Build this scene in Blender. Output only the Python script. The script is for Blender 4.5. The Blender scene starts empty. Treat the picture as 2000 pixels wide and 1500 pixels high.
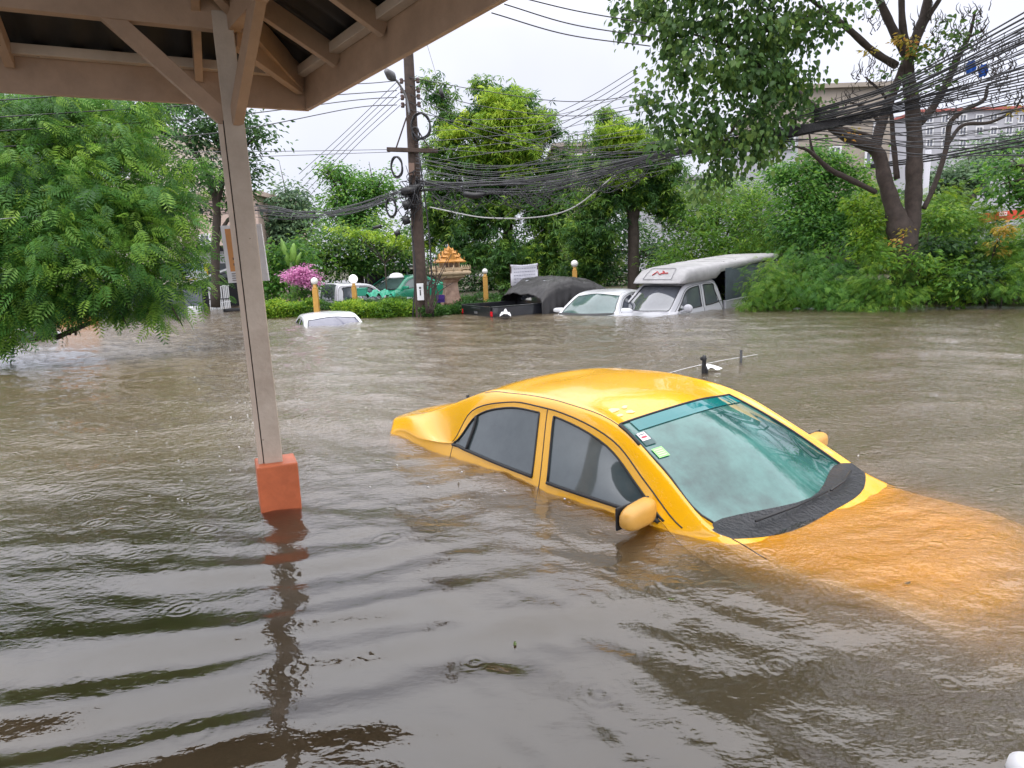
import bpy, bmesh, math, random
import numpy as np
from mathutils import Vector, Matrix

random.seed(7)
RNG = np.random.default_rng(11)
scene = bpy.context.scene
COL = scene.collection

# ------------------------------------------------------------------ camera
F, PITCH, ROLL, CAMH = 1302.4, 0.1839, 0.0359, 1.345
_c, _s, _cr, _sr = math.cos(PITCH), math.sin(PITCH), math.cos(ROLL), math.sin(ROLL)
_f = np.array([0, _c, -_s]); _u0 = np.array([0, _s, _c]); _r0 = np.array([1., 0, 0])
RT = _r0 * _cr - _u0 * _sr; UP = _r0 * _sr + _u0 * _cr
cam_d = bpy.data.cameras.new('camera'); cam = bpy.data.objects.new('camera', cam_d); COL.objects.link(cam)
M4 = Matrix(((RT[0], UP[0], -_f[0], 0), (RT[1], UP[1], -_f[1], 0), (RT[2], UP[2], -_f[2], CAMH), (0, 0, 0, 1)))
cam.matrix_world = M4
cam_d.sensor_width = 36; cam_d.lens = 36 * F / 2000; cam_d.clip_end = 1500; cam_d.clip_start = 0.05
scene.camera = cam

# ------------------------------------------------------------------ sky, sun, exposure
SUN_EL, SUN_AZ = math.radians(62), math.radians(200)
w = bpy.data.worlds.new('World'); scene.world = w; w.use_nodes = True
nt = w.node_tree; nt.nodes.clear()
N = nt.nodes.new; L = nt.links.new
out = N('ShaderNodeOutputWorld'); bg = N('ShaderNodeBackground'); bg2 = N('ShaderNodeBackground'); add = N('ShaderNodeAddShader')
sky = N('ShaderNodeTexSky'); sky.sky_type = 'NISHITA'; sky.sun_disc = False; sky.sun_elevation = SUN_EL; sky.sun_rotation = SUN_AZ
L(sky.outputs[0], bg.inputs[0]); bg.inputs[1].default_value = 0.012
tc = N('ShaderNodeTexCoord'); sep = N('ShaderNodeSeparateXYZ'); L(tc.outputs['Generated'], sep.inputs[0])
rmp = N('ShaderNodeValToRGB'); e = rmp.color_ramp.elements
e[0].position = 0.0; e[0].color = (.64, .65, .75, 1); e[1].position = 1.0; e[1].color = (2.5, 2.48, 2.55, 1)
m_ = e.new(.30); m_.color = (.75, .76, .86, 1); m_ = e.new(.55); m_.color = (1.85, 1.85, 1.95, 1)
L(sep.outputs['Z'], rmp.inputs[0])
nz = N('ShaderNodeTexNoise'); nz.inputs['Scale'].default_value = 2.2; nz.inputs['Detail'].default_value = 4
L(tc.outputs['Generated'], nz.inputs['Vector'])
mr = N('ShaderNodeMapRange'); mr.inputs[1].default_value = .3; mr.inputs[2].default_value = .7; mr.inputs[3].default_value = .9; mr.inputs[4].default_value = 1.1
L(nz.outputs[0], mr.inputs[0])
vm = N('ShaderNodeVectorMath'); vm.operation = 'SCALE'; L(rmp.outputs[0], vm.inputs[0]); L(mr.outputs[0], vm.inputs['Scale'])
L(vm.outputs[0], bg2.inputs[0]); bg2.inputs[1].default_value = 1.0
L(bg.outputs[0], add.inputs[0]); L(bg2.outputs[0], add.inputs[1]); L(add.outputs[0], out.inputs[0])
sd = bpy.data.lights.new('sun', 'SUN'); sun = bpy.data.objects.new('sun', sd); COL.objects.link(sun)
sd.energy = 0.9; sd.angle = math.radians(25); sd.color = (1, .96, .9)
_dir = Vector((math.sin(SUN_AZ) * math.cos(SUN_EL), math.cos(SUN_AZ) * math.cos(SUN_EL), math.sin(SUN_EL)))
sun.rotation_euler = _dir.to_track_quat('Z', 'Y').to_euler()
scene.view_settings.view_transform = 'Standard'; scene.view_settings.look = 'None'
scene.view_settings.exposure = 0.36; scene.view_settings.gamma = 1.0
scene.render.engine = 'CYCLES'
cy = scene.cycles
cy.max_bounces = 8; cy.diffuse_bounces = 3; cy.glossy_bounces = 4; cy.transmission_bounces = 4
cy.volume_bounces = 3; cy.transparent_max_bounces = 24; cy.use_denoising = True
cy.sample_clamp_indirect = 6.0

# ------------------------------------------------------------------ pixel helpers (2000x1500 photo)
def ray(px, py):
    return _f + RT * (px - 1000) / F - UP * (py - 750) / F
CP = np.array([0, 0, CAMH])
def PX(px, py, Y):
    d = ray(px, py); return CP + d * (Y / d[1])
def PZ(px, py, z=0.0):
    d = ray(px, py); return CP + d * ((z - CAMH) / d[2])
def V3(a): return Vector((float(a[0]), float(a[1]), float(a[2])))

# ------------------------------------------------------------------ materials
def mat(name, col, rough=.6, metal=0., noise=0., nscale=4., spec=.5, bump=0., bscale=20., coat=0., col2=None, trans=0.):
    m = bpy.data.materials.new(name); m.use_nodes = True
    t = m.node_tree; b = t.nodes['Principled BSDF']
    b.inputs['Base Color'].default_value = (*col, 1); b.inputs['Roughness'].default_value = rough
    b.inputs['Metallic'].default_value = metal; b.inputs['Specular IOR Level'].default_value = spec
    b.inputs['Coat Weight'].default_value = coat; b.inputs['Coat Roughness'].default_value = .03
    if noise or col2:
        n = t.nodes.new('ShaderNodeTexNoise'); n.inputs['Scale'].default_value = nscale; n.inputs['Detail'].default_value = 6; n.inputs['Roughness'].default_value = .65
        tcn = t.nodes.new('ShaderNodeTexCoord'); t.links.new(tcn.outputs['Object'], n.inputs['Vector'])
        r = t.nodes.new('ShaderNodeValToRGB'); r.color_ramp.elements[0].position = .35; r.color_ramp.elements[1].position = .68
        c2 = col2 if col2 else tuple(c * (1 - noise) for c in col)
        r.color_ramp.elements[0].color = (*c2, 1); r.color_ramp.elements[1].color = (*col, 1)
        t.links.new(n.outputs[0], r.inputs[0]); t.links.new(r.outputs[0], b.inputs['Base Color'])
    if bump:
        n2 = t.nodes.new('ShaderNodeTexNoise'); n2.inputs['Scale'].default_value = bscale; n2.inputs['Detail'].default_value = 5
        tcn = t.nodes.new('ShaderNodeTexCoord'); t.links.new(tcn.outputs['Object'], n2.inputs['Vector'])
        bp = t.nodes.new('ShaderNodeBump'); bp.inputs['Strength'].default_value = bump; bp.inputs['Distance'].default_value = .02
        t.links.new(n2.outputs[0], bp.inputs['Height']); t.links.new(bp.outputs[0], b.inputs['Normal'])
    return m

def chips(m, scale=14, lo=.68, col=(.05, .03, .022)):
    t = m.node_tree; b = t.nodes['Principled BSDF']; src = b.inputs['Base Color'].links[0].from_socket
    tcn = t.nodes.new('ShaderNodeTexCoord'); n = t.nodes.new('ShaderNodeTexNoise'); n.inputs['Scale'].default_value = scale; n.inputs['Detail'].default_value = 7; n.inputs['Roughness'].default_value = .7; t.links.new(tcn.outputs['Object'], n.inputs['Vector'])
    r = t.nodes.new('ShaderNodeMapRange'); r.inputs[1].default_value = lo; r.inputs[2].default_value = lo + .02; t.links.new(n.outputs[0], r.inputs[0])
    mx = t.nodes.new('ShaderNodeMix'); mx.data_type = 'RGBA'; mx.inputs[7].default_value = (*col, 1); t.links.new(src, mx.inputs[6]); t.links.new(r.outputs[0], mx.inputs[0]); t.links.new(mx.outputs[2], b.inputs['Base Color'])

def leafmat(name, dark, mid, light, trans=.35, rough=.5):
    m = bpy.data.materials.new(name); m.use_nodes = True
    t = m.node_tree; b = t.nodes['Principled BSDF']; o = t.nodes['Material Output']
    a = t.nodes.new('ShaderNodeAttribute'); a.attribute_name = 'tint'
    r = t.nodes.new('ShaderNodeValToRGB'); e = r.color_ramp.elements
    e[0].position = .05; e[0].color = (*dark, 1); e[1].position = .97; e[1].color = (*light, 1); k = e.new(.5); k.color = (*mid, 1)
    t.links.new(a.outputs['Fac'], r.inputs[0]); t.links.new(r.outputs[0], b.inputs['Base Color'])
    b.inputs['Roughness'].default_value = rough; b.inputs['Specular IOR Level'].default_value = .35
    tr = t.nodes.new('ShaderNodeBsdfTranslucent'); mx = t.nodes.new('ShaderNodeMixShader'); mx.inputs[0].default_value = trans
    hs = t.nodes.new('ShaderNodeHueSaturation'); hs.inputs['Value'].default_value = 1.5; hs.inputs['Hue'].default_value = .485
    t.links.new(r.outputs[0], hs.inputs['Color']); t.links.new(hs.outputs[0], tr.inputs[0])
    t.links.new(b.outputs[0], mx.inputs[1]); t.links.new(tr.outputs[0], mx.inputs[2]); t.links.new(mx.outputs[0], o.inputs[0])
    return m

M = {}
M['taupe'] = mat('painted_timber', (.47, .315, .215), .55, noise=.22, nscale=5, bump=.15, bscale=30)
M['taupe_l'] = mat('painted_board', (.62, .50, .40), .5, noise=.18, nscale=6, bump=.12, bscale=30)
M['post'] = mat('weathered_cream_post', (.57, .475, .385), .55, noise=.2, nscale=4, bump=.2, bscale=25, col2=(.43, .345, .27))
M['gap'] = mat('dark_gap', (.03, .022, .018), .9)
M['sheet'] = mat('fibre_cement_sheet', (.045, .04, .038), .8, noise=.5, nscale=3)
M['red'] = mat('red_paint', (.60, .15, .055), .45, noise=.25, nscale=9, bump=.1)
M['black'] = mat('black_plastic', (.012, .012, .014), .45)
M['rubber'] = mat('black_seal', (.015, .015, .017), .6)
M['white'] = mat('white_paint', (.75, .75, .77), .5, noise=.12, nscale=5)
M['cable'] = mat('cable_sheath', (.028, .028, .032), .5)
M['cable_g'] = mat('grey_cable_sheath', (.10, .10, .11), .5)
M['cable_l'] = mat('light_cable_sheath', (.38, .38, .38), .5)
M['pole'] = mat('weathered_pole', (.085, .058, .046), .85, noise=.45, nscale=7, bump=.4, bscale=15)
M['bark'] = mat('grey_bark', (.075, .055, .047), .85, noise=.5, nscale=6, bump=.7, bscale=12)
M['bark_d'] = mat('dark_bark', (.075, .058, .048), .9, noise=.4, nscale=6, bump=.6, bscale=12)
M['bubble'] = mat('bubble_film', (.55, .53, .50), .15, spec=1.)
M['metal'] = mat('dull_metal', (.32, .32, .34), .4, metal=.8)

chips(M['post'], 12, .69); chips(M['taupe'], 12, .70); chips(M['taupe_l'], 12, .68); chips(M['red'], 10, .70, (.35, .30, .27))
def opaque_glass(name, col, col2=None, ior_level=.9, nscale=1.2, rough=.03):
    m = mat(name, col, rough, spec=ior_level, noise=.01 if col2 is None else 0, col2=col2, nscale=nscale, coat=.6)
    return m

# ------------------------------------------------------------------ mesh helpers
def setprops(o, label=None, cat=None, group=None, kind=None):
    if label: o['label'] = label
    if cat: o['category'] = cat
    if group: o['group'] = group
    if kind: o['kind'] = kind
    return o
def thing(name, label, cat, loc=(0, 0, 0), rotz=0, group=None):
    o = bpy.data.objects.new(name, None); COL.objects.link(o); o.empty_display_size = .2
    o.location = V3(loc); o.rotation_euler = (0, 0, rotz)
    return setprops(o, label, cat, group)
def offset_of(p):
    while p.parent: p = p.parent
    return np.array(p.location)
def link_mesh(name, me, m, parent):
    o = bpy.data.objects.new(name, me); COL.objects.link(o); o.parent = parent
    if m is not None:
        for mm in (m if isinstance(m, (list, tuple)) else [m]): me.materials.append(mm)
    return o
def np_mesh(name, verts, faces, m=None, parent=None, world=True, smooth=False, attr=None):
    verts = np.asarray(verts, dtype=np.float64)
    if parent is not None and world: verts = verts - offset_of(parent)
    me = bpy.data.meshes.new(name)
    if isinstance(faces, np.ndarray):
        k = faces.shape[1]; n = len(faces)
        me.vertices.add(len(verts)); me.vertices.foreach_set('co', verts.astype(np.float32).ravel())
        me.loops.add(n * k); me.loops.foreach_set('vertex_index', faces.astype(np.int32).ravel())
        me.polygons.add(n); me.polygons.foreach_set('loop_start', np.arange(0, n * k, k, dtype=np.int32))
        me.update(calc_edges=True)
    else:
        me.from_pydata([tuple(v) for v in verts], [], faces)
    if attr is not None:
        a = me.attributes.new('tint', 'FLOAT', 'POINT'); a.data.foreach_set('value', np.asarray(attr, dtype=np.float32))
    if smooth: me.polygons.foreach_set('use_smooth', [True] * len(me.polygons))
    return link_mesh(name, me, m, parent)

class MB:
    def __init__(s): s.v = []; s.f = []; s.sm = []
    def add(s, vs, fs, smooth=False):
        b = len(s.v); s.v += [tuple(float(c) for c in x) for x in vs]
        s.f += [tuple(i + b for i in f) for f in fs]; s.sm += [smooth] * len(fs); return s
    def box(s, c, d, rz=0, R=None):
        c = np.array(c, float); d = np.array(d, float) / 2
        if R is None:
            cc, ss = math.cos(rz), math.sin(rz); R = np.array([[cc, -ss, 0], [ss, cc, 0], [0, 0, 1]])
        vs = [c + R @ (d * np.array(k)) for k in [(-1, -1, -1), (1, -1, -1), (1, 1, -1), (-1, 1, -1), (-1, -1, 1), (1, -1, 1), (1, 1, 1), (-1, 1, 1)]]
        return s.add(vs, [(0, 3, 2, 1), (4, 5, 6, 7), (0, 1, 5, 4), (1, 2, 6, 5), (2, 3, 7, 6), (3, 0, 4, 7)])
    def beam(s, p, q, w, h, up=(0, 0, 1)):
        p = np.array(p, float); q = np.array(q, float); d = q - p; n = np.linalg.norm(d); d /= n
        up = np.array(up, float); sd_ = np.cross(d, up); sd_ /= np.linalg.norm(sd_); u2 = np.cross(sd_, d)
        return s.box((p + q) / 2, (n, w, h), R=np.column_stack([d, sd_, u2]))
    def tube(s, pts, rad, n=8, cap=True):
        pts = [np.array(p, float) for p in pts]; k = len(pts)
        rad = [rad] * k if np.isscalar(rad) else rad
        vs = []; prev = None
        for i, p in enumerate(pts):
            d = pts[min(i + 1, k - 1)] - pts[max(i - 1, 0)]; d = d / (np.linalg.norm(d) + 1e-12)
            if prev is None:
                a = np.array([0, 0, 1.]) if abs(d[2]) < .9 else np.array([1., 0, 0])
            else: a = prev
            x = a - d * (a @ d); x /= np.linalg.norm(x) + 1e-12; prev = x; y = np.cross(d, x)
            for j in range(n):
                t = 2 * math.pi * j / n; vs.append(p + rad[i] * (math.cos(t) * x + math.sin(t) * y))
        fs = [(i * n + j, i * n + (j + 1) % n, (i + 1) * n + (j + 1) % n, (i + 1) * n + j) for i in range(k - 1) for j in range(n)]
        if cap: fs += [tuple(range(n))[::-1], tuple((k - 1) * n + j for j in range(n))]
        return s.add(vs, fs, True)
    def lathe(s, c, prof, n=16):
        vs = []; c = np.array(c, float)
        for r, z in prof:
            for j in range(n):
                t = 2 * math.pi * j / n; vs.append(c + (r * math.cos(t), r * math.sin(t), z))
        k = len(prof)
        fs = [(i * n + j, i * n + (j + 1) % n, (i + 1) * n + (j + 1) % n, (i + 1) * n + j) for i in range(k - 1) for j in range(n)]
        fs += [tuple(range(n))[::-1], tuple((k - 1) * n + j for j in range(n))]
        return s.add(vs, fs, True)
    def sphere(s, c, r, n=12, sc=(1, 1, 1)):
        prof = [(max(1e-4, r * math.sin(math.pi * i / n)), -r * math.cos(math.pi * i / n)) for i in range(n + 1)]
        b = len(s.v); s.lathe((0, 0, 0), prof, n * 2)
        for i in range(b, len(s.v)):
            v = s.v[i]; s.v[i] = (c[0] + v[0] * sc[0], c[1] + v[1] * sc[1], c[2] + v[2] * sc[2])
        return s
    def build(s, name, m, parent=None, world=True, bevel=0):
        vs = np.array(s.v)
        if parent is not None and world: vs = vs - offset_of(parent)
        me = bpy.data.meshes.new(name); me.from_pydata([tuple(v) for v in vs], [], s.f)
        me.polygons.foreach_set('use_smooth', s.sm)
        o = link_mesh(name, me, m, parent)
        if bevel:
            md = o.modifiers.new('bevel', 'BEVEL'); md.width = bevel; md.segments = 2; md.limit_method = 'ANGLE'
        return o

def top(mb, name, m, label, cat, group=None, kind=None, bevel=0, origin=None):
    """a top-level thing that is one mesh, its origin at its base"""
    vs = np.array(mb.v); o0 = np.array(origin) if origin is not None else np.array([vs[:, 0].mean(), vs[:, 1].mean(), vs[:, 2].min()])
    mb.v = [tuple(v) for v in vs - o0]
    o = mb.build(name, m, None, bevel=bevel); o.location = V3(o0)
    return setprops(o, label, cat, group, kind)
def copy_tree(o, parent=None):
    c = o.copy(); COL.objects.link(c); c.parent = parent
    for ch in list(o.children):
        copy_tree(ch, c)
    return c

# ------------------------------------------------------------------ foliage helpers
def tmpl_leaf(l=1., wd=.45, bend=.15):
    v = np.array([[0, 0, 0], [.45 * l, wd / 2, bend * .5], [l, 0, -bend], [.45 * l, -wd / 2, bend * .5]]); return v, np.array([[0, 1, 2, 3]])
def tmpl_heart():
    v = np.array([[0, 0, 0], [.15, .38, .03], [.5, .40, .02], [1.1, 0, -.18], [.5, -.40, .02], [.15, -.38, .03]]); return v, np.array([[0, 1, 2, 3], [0, 3, 4, 5]])
def tmpl_rosette(k=6):
    vs = []; fs = []
    for i in range(k):
        a = 2 * math.pi * i / k + .3 * (i % 2); d = -.35 - .25 * (i % 3)
        u = np.array([math.cos(a), math.sin(a), d]); s_ = np.array([-math.sin(a), math.cos(a), 0]) * .13
        b = len(vs); vs += [u * .08, u * .55 + s_ + [0, 0, .06], u * 1.0 + [0, 0, -.12], u * .55 - s_ + [0, 0, .06]]; fs.append([b, b + 1, b + 2, b + 3])
    return np.array(vs), np.array(fs)
def tmpl_frond(k=7, droop=.55):
    """pinnate feather: a curved midrib with paired leaflets"""
    vs = []; fs = []
    for i in range(k):
        t = (i + .7) / k; c = np.array([t, 0, -droop * t * t]); ln = .34 * math.sin(math.pi * (.15 + .8 * t)) + .05
        for sgn in (-1, 1):
            tip = c + np.array([.13, sgn * ln, -.10 * ln - .05]); wv = np.array([.048, 0, -.02])
            b = len(vs); vs += [c - wv * .4, (c + tip) / 2 - wv, tip, (c + tip) / 2 + wv]; fs.append([b, b + 1, b + 2, b + 3])
    b = len(vs); vs += [[0, -.008, 0], [0, .008, 0], [1, .005, -droop], [1, -.005, -droop]]; fs.append([b, b + 1, b + 2, b + 3])
    return np.array(vs, float), np.array(fs)
TM = {'leaf': tmpl_leaf(), 'heart': tmpl_heart(), 'rosette': tmpl_rosette(), 'frond': tmpl_frond(), 'thin': tmpl_leaf(1., .2, .3)}

def leaf_mesh(name, kind, pos, size, yaw, pitch, roll, tint, m, parent):
    tv, tf = TM[kind]; n = len(pos); k = len(tv)
    cy_, sy_, cp_, sp_, cr_, sr_ = np.cos(yaw), np.sin(yaw), np.cos(pitch), np.sin(pitch), np.cos(roll), np.sin(roll)
    X = np.stack([cy_ * cp_, sy_ * cp_, sp_], 1); Y0 = np.stack([-sy_, cy_, 0 * yaw], 1); Z0 = np.cross(X, Y0)
    Yv = Y0 * cr_[:, None] + Z0 * sr_[:, None]; Zv = np.cross(X, Yv)
    P = (tv[None, :, 0, None] * X[:, None] + tv[None, :, 1, None] * Yv[:, None] + tv[None, :, 2, None] * Zv[:, None]) * size[:, None, None] + pos[:, None]
    Fc = (tf[None] + (np.arange(n) * k)[:, None, None]).reshape(-1, tf.shape[1])
    return np_mesh(name, P.reshape(-1, 3), Fc, m, parent, attr=np.repeat(tint, k))

def blob_points(blobs, n, clump=.35, per=25, shell=.55):
    """clumped points spread through ellipsoids; returns positions, clump tint, outward direction"""
    vol = np.array([b[1][0] * b[1][2] + .3 * b[1][0] * b[1][1] for b in blobs]); vol = vol / vol.sum()
    P = []; T = []; D = []
    for (c, r), q in zip(blobs, vol):
        nc = max(2, int(n * q / per)); r = np.array(r)
        d = RNG.normal(size=(nc, 3)); d /= np.linalg.norm(d, axis=1)[:, None]
        rr = RNG.uniform(0, 1, nc) ** shell
        # uneven outline: lobed radius
        lob = 1 + .18 * np.sin(d[:, 0] * 5 + c[0] * 3) * np.cos(d[:, 2] * 6 + c[2] * 5) + .20 * RNG.normal(size=nc)
        cc = np.array(c) + d * r * (rr * lob)[:, None]
        tt = RNG.uniform(0, 1, nc)
        m_ = RNG.poisson(per, nc)
        idx = np.repeat(np.arange(nc), m_)
        g = RNG.normal(size=(len(idx), 3)) * np.array([1, 1, .7]) * clump * .5
        P.append(cc[idx] + g); T.append(np.clip(tt[idx] * .55 + RNG.uniform(0, .45, len(idx)), 0, 1)); D.append(d[idx] + .7 * RNG.normal(size=(nc, 3))[idx] + .9 * g / clump)
    return np.concatenate(P), np.concatenate(T), np.concatenate(D)

def crown(name, parent, blobs, kind, n, size, m, clump=.35, per=25, shell=.55, droop=.3, zmin=.0, tshift=0., avoid=None):
    P, T, D = blob_points(blobs, n, clump, per, shell)
    k = P[:, 2] > zmin
    if avoid is not None: k &= ~avoid(P)
    P, T, D = P[k], T[k], D[k]; n = len(P)
    yaw = np.arctan2(D[:, 1], D[:, 0]) + RNG.normal(0, .3, n)
    pitch = -droop + .22 * np.clip(D[:, 2], -1.5, 1.5) + RNG.normal(0, .28, n); roll = RNG.normal(0, .7, n)
    s = size * RNG.uniform(.5, 1.35, n)
    return leaf_mesh(name, kind, P, s, yaw, pitch, roll, np.clip(T + tshift, 0, 1), m, parent)

def BL(px, py, Y, rx, ry, dep=None):
    """a foliage mass centred on a photo pixel at distance Y; radii in photo pixels"""
    c = PX(px, py, Y); k = Y / F
    return (c, (rx * k, dep if dep else (rx + ry) * .5 * k, ry * k))

def smoothline(pts, n=6):
    """Catmull-Rom through the points (any dimension)"""
    P = np.array(pts, float); k = len(P); Q = np.vstack([2 * P[0] - P[1], P, 2 * P[-1] - P[-2]]); o = []
    for i in range(k - 1):
        a, b, c, d = Q[i:i + 4]
        for j in range(n):
            t = j / n; o.append(.5 * ((2 * b) + (c - a) * t + (2 * a - 5 * b + 4 * c - d) * t * t + (3 * b - a - 3 * c + d) * t ** 3))
    o.append(P[-1]); return np.array(o)
LS = .88
def limb(mb, pts, n=8, seg=5):
    """pts: (px, py, Y, radius)"""
    A = [list(PX(p[0], p[1], p[2])) + [p[3] * LS] for p in pts]; S = smoothline(A, seg)
    # slight knots
    r = S[:, 3] * (1 + .06 * np.sin(np.arange(len(S)) * 1.9))
    mb.tube(S[:, :3], list(r), n)
def auto_limbs(mb, base, blobs, r0, n=6):
    for (c, r) in blobs:
        b = np.array(base, float); c = np.array(c); mid = (b + c) / 2 + np.array([0, 0, .12 * np.linalg.norm(c - b)])
        S = smoothline([list(b) + [r0], list(mid) + [r0 * .6], list(c) + [r0 * .18]], 5); mb.tube(S[:, :3], list(S[:, 3]), n)
        for _ in range(4):
            e_ = c + RNG.normal(size=3) * np.array(r) * .55
            mb.tube([mid * .4 + c * .6, (mid * .2 + c * .4 + e_ * .4) + [0, 0, .05], e_], [r0 * .25, r0 * .15, r0 * .05], 5)

# ================================================================== WATER (one closed body of murky water)
def wave_field(x, y):
    h = np.zeros_like(x); calm = 1 - .66 * np.exp(-((x + .9) / 1.6) ** 2 - ((y - 1.8) / 1.7) ** 2)
    r = np.random.default_rng(5)
    wx = x + .25 * np.sin(.9 * y + .4) + .12 * np.sin(2.3 * y + 1.1 * x); wy = y + .22 * np.sin(.8 * x + 1.3) + .10 * np.sin(2.1 * x - .7 * y)
    near = np.exp(-((x + 1.5) ** 2 / 2.6 + (y - 2.1) ** 2 / 1.6))
    for i in range(46):
        lam = .10 * (1.062 ** i) * r.uniform(.9, 1.1)
        th = math.radians(78) + r.normal(0, .55); k = 2 * math.pi / lam
        a = .0046 * lam ** .92
        ph = r.uniform(0, 6.28); u = k * (math.cos(th) * wx + math.sin(th) * wy) + ph
        h += a * np.sin(u) * (.6 + .4 * np.sin(.35 * k * .2 * wx + ph * 2))
    h = h * calm
    # longer swell running towards the shelter
    for lam, a, deg, ph in ((.32, .0062, 106, .3), (.27, .0030, 101, 2.0), (.46, .0050, 111, 1.2), (.72, .0055, 103, 4.0)):
        k = 2 * math.pi / lam; t = math.radians(deg); h += a * near * np.sin(k * (math.cos(t) * wx + math.sin(t) * wy) + ph)
    # rings of raindrops
    cx = r.uniform(-5, 8, 420); cyy = 1.6 + 8.5 * r.uniform(0, 1, 420) ** 1.5
    for a, b in zip(cx, cyy):
        R0 = r.uniform(.015, .11); am = r.uniform(.0010, .0026) * min(1, max(.22, (b - 1.4) / 3.5))
        k_ = (np.abs(x - a) < R0 + .15) & (np.abs(y - b) < R0 + .15)
        if k_.any():
            d = np.hypot(x[k_] - a, y[k_] - b); h[k_] += am * np.cos((d - R0) * 2 * math.pi / .04) * np.exp(-((d - R0) / .035) ** 2)
    return h
def build_water():
    nr, na = 820, 760
    rr = 1.3 * (70 / 1.3) ** (np.arange(nr) / (nr - 1)); aa = np.radians(np.linspace(-72, 78, na))
    R_, A_ = np.meshgrid(rr, aa, indexing='ij'); x = R_ * np.sin(A_); y = R_ * np.cos(A_) - 1.2
    z = wave_field(x, y); z *= np.clip(1.25 - R_ / 55, .3, 1)
    V = np.stack([x, y, z], -1).reshape(-1, 3)
    i = np.arange(nr - 1)[:, None] * na + np.arange(na - 1)[None]; i = i.ravel()
    Fq = np.stack([i, i + na, i + na + 1, i + 1], 1)[:, ::-1]
    me = bpy.data.meshes.new('water')
    border = list(range(na)) + [k * na + na - 1 for k in range(1, nr)] + [(nr - 1) * na + k for k in range(na - 2, -1, -1)] + [k * na for k in range(nr - 2, 0, -1)]
    nb = len(border); base = len(V); low = V[border].copy(); low[:, 2] = -.99
    V = np.vstack([V, low, [[0, 12, -.99]]]); ctr = len(V) - 1
    side = np.array([[border[k], border[(k + 1) % nb], base + (k + 1) % nb, base + k] for k in range(nb)])
    quads = np.vstack([Fq, side]); tri = np.array([[base + k, base + (k + 1) % nb, ctr] for k in range(nb)])
    nq, n3 = len(quads), len(tri)
    me.vertices.add(len(V)); me.vertices.foreach_set('co', V.astype(np.float32).ravel())
    me.loops.add(nq * 4 + n3 * 3); me.loops.foreach_set('vertex_index', np.concatenate([quads.ravel(), tri.ravel()]).astype(np.int32))
    me.polygons.add(nq + n3); me.polygons.foreach_set('loop_start', np.concatenate([np.arange(nq) * 4, nq * 4 + np.arange(n3) * 3]).astype(np.int32))
    me.update(calc_edges=True)
    sm = np.zeros(nq + n3, bool); sm[:len(Fq)] = True; me.polygons.foreach_set('use_smooth', sm)
    m = bpy.data.materials.new('murky_flood_water'); m.use_nodes = True; t = m.node_tree; t.nodes.clear(); N = t.nodes.new; L = t.links.new
    o = N('ShaderNodeOutputMaterial'); g = N('ShaderNodeBsdfGlossy'); g.inputs['Roughness'].default_value = .03; g.inputs['Color'].default_value = (1, 1, 1, 1)
    tr = N('ShaderNodeBsdfTransparent'); tr.inputs[0].default_value = (.97, .965, .95, 1); mx = N('ShaderNodeMixShader'); fr = N('ShaderNodeFresnel'); fr.inputs[0].default_value = 1.70
    tcn = N('ShaderNodeTexCoord'); n1 = N('ShaderNodeTexNoise'); n1.inputs['Scale'].default_value = 11; n1.inputs['Detail'].default_value = 3; n1.inputs['Roughness'].default_value = .6
    mp = N('ShaderNodeMapping'); mp.inputs['Scale'].default_value = (1, 1.6, 1); L(tcn.outputs['Object'], mp.inputs[0]); L(mp.outputs[0], n1.inputs['Vector'])
    hs = []
    for sc_, off in ((3.1, 0), (5.3, 7.7)):
        mpv = N('ShaderNodeMapping'); mpv.inputs['Location'].default_value = (off, off * .7, 0); mpv.inputs['Scale'].default_value = (1, 1, 0); L(tcn.outputs['Object'], mpv.inputs[0])
        vo = N('ShaderNodeTexVoronoi'); vo.inputs['Scale'].default_value = sc_; vo.inputs['Randomness'].default_value = 1; L(mpv.outputs[0], vo.inputs['Vector'])
        a1 = N('ShaderNodeMath'); a1.operation = 'MULTIPLY'; a1.inputs[1].default_value = 2 * math.pi / (.035 * sc_); L(vo.outputs['Distance'], a1.inputs[0])
        a2 = N('ShaderNodeMath'); a2.operation = 'SINE'; L(a1.outputs[0], a2.inputs[0])
        a3 = N('ShaderNodeMapRange'); a3.inputs[1].default_value = 0; a3.inputs[2].default_value = .36; a3.inputs[3].default_value = .55; a3.inputs[4].default_value = 0; L(vo.outputs['Distance'], a3.inputs[0])
        sp_ = N('ShaderNodeSeparateColor'); L(vo.outputs['Color'], sp_.inputs[0]); a4 = N('ShaderNodeMath'); a4.operation = 'MULTIPLY'; L(a2.outputs[0], a4.inputs[0]); L(a3.outputs[0], a4.inputs[1])
        a5 = N('ShaderNodeMath'); a5.operation = 'MULTIPLY'; L(a4.outputs[0], a5.inputs[0]); a6 = N('ShaderNodeMapRange'); a6.inputs[1].default_value = .45; a6.inputs[2].default_value = 1.0; L(sp_.outputs[0], a6.inputs[0]); L(a6.outputs[0], a5.inputs[1]); hs.append(a5)
    n2 = N('ShaderNodeTexNoise'); n2.inputs['Scale'].default_value = 34; n2.inputs['Detail'].default_value = 2; L(mp.outputs[0], n2.inputs['Vector'])
    n3 = N('ShaderNodeMath'); n3.operation = 'MULTIPLY_ADD'; n3.inputs[1].default_value = .35; L(n2.outputs[0], n3.inputs[0]); L(n1.outputs[0], n3.inputs[2])
    q1 = N('ShaderNodeMath'); q1.operation = 'ADD'; L(n3.outputs[0], q1.inputs[0]); L(hs[0].outputs[0], q1.inputs[1]); q2 = N('ShaderNodeMath'); q2.operation = 'ADD'; L(q1.outputs[0], q2.inputs[0]); L(hs[1].outputs[0], q2.inputs[1])
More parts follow.
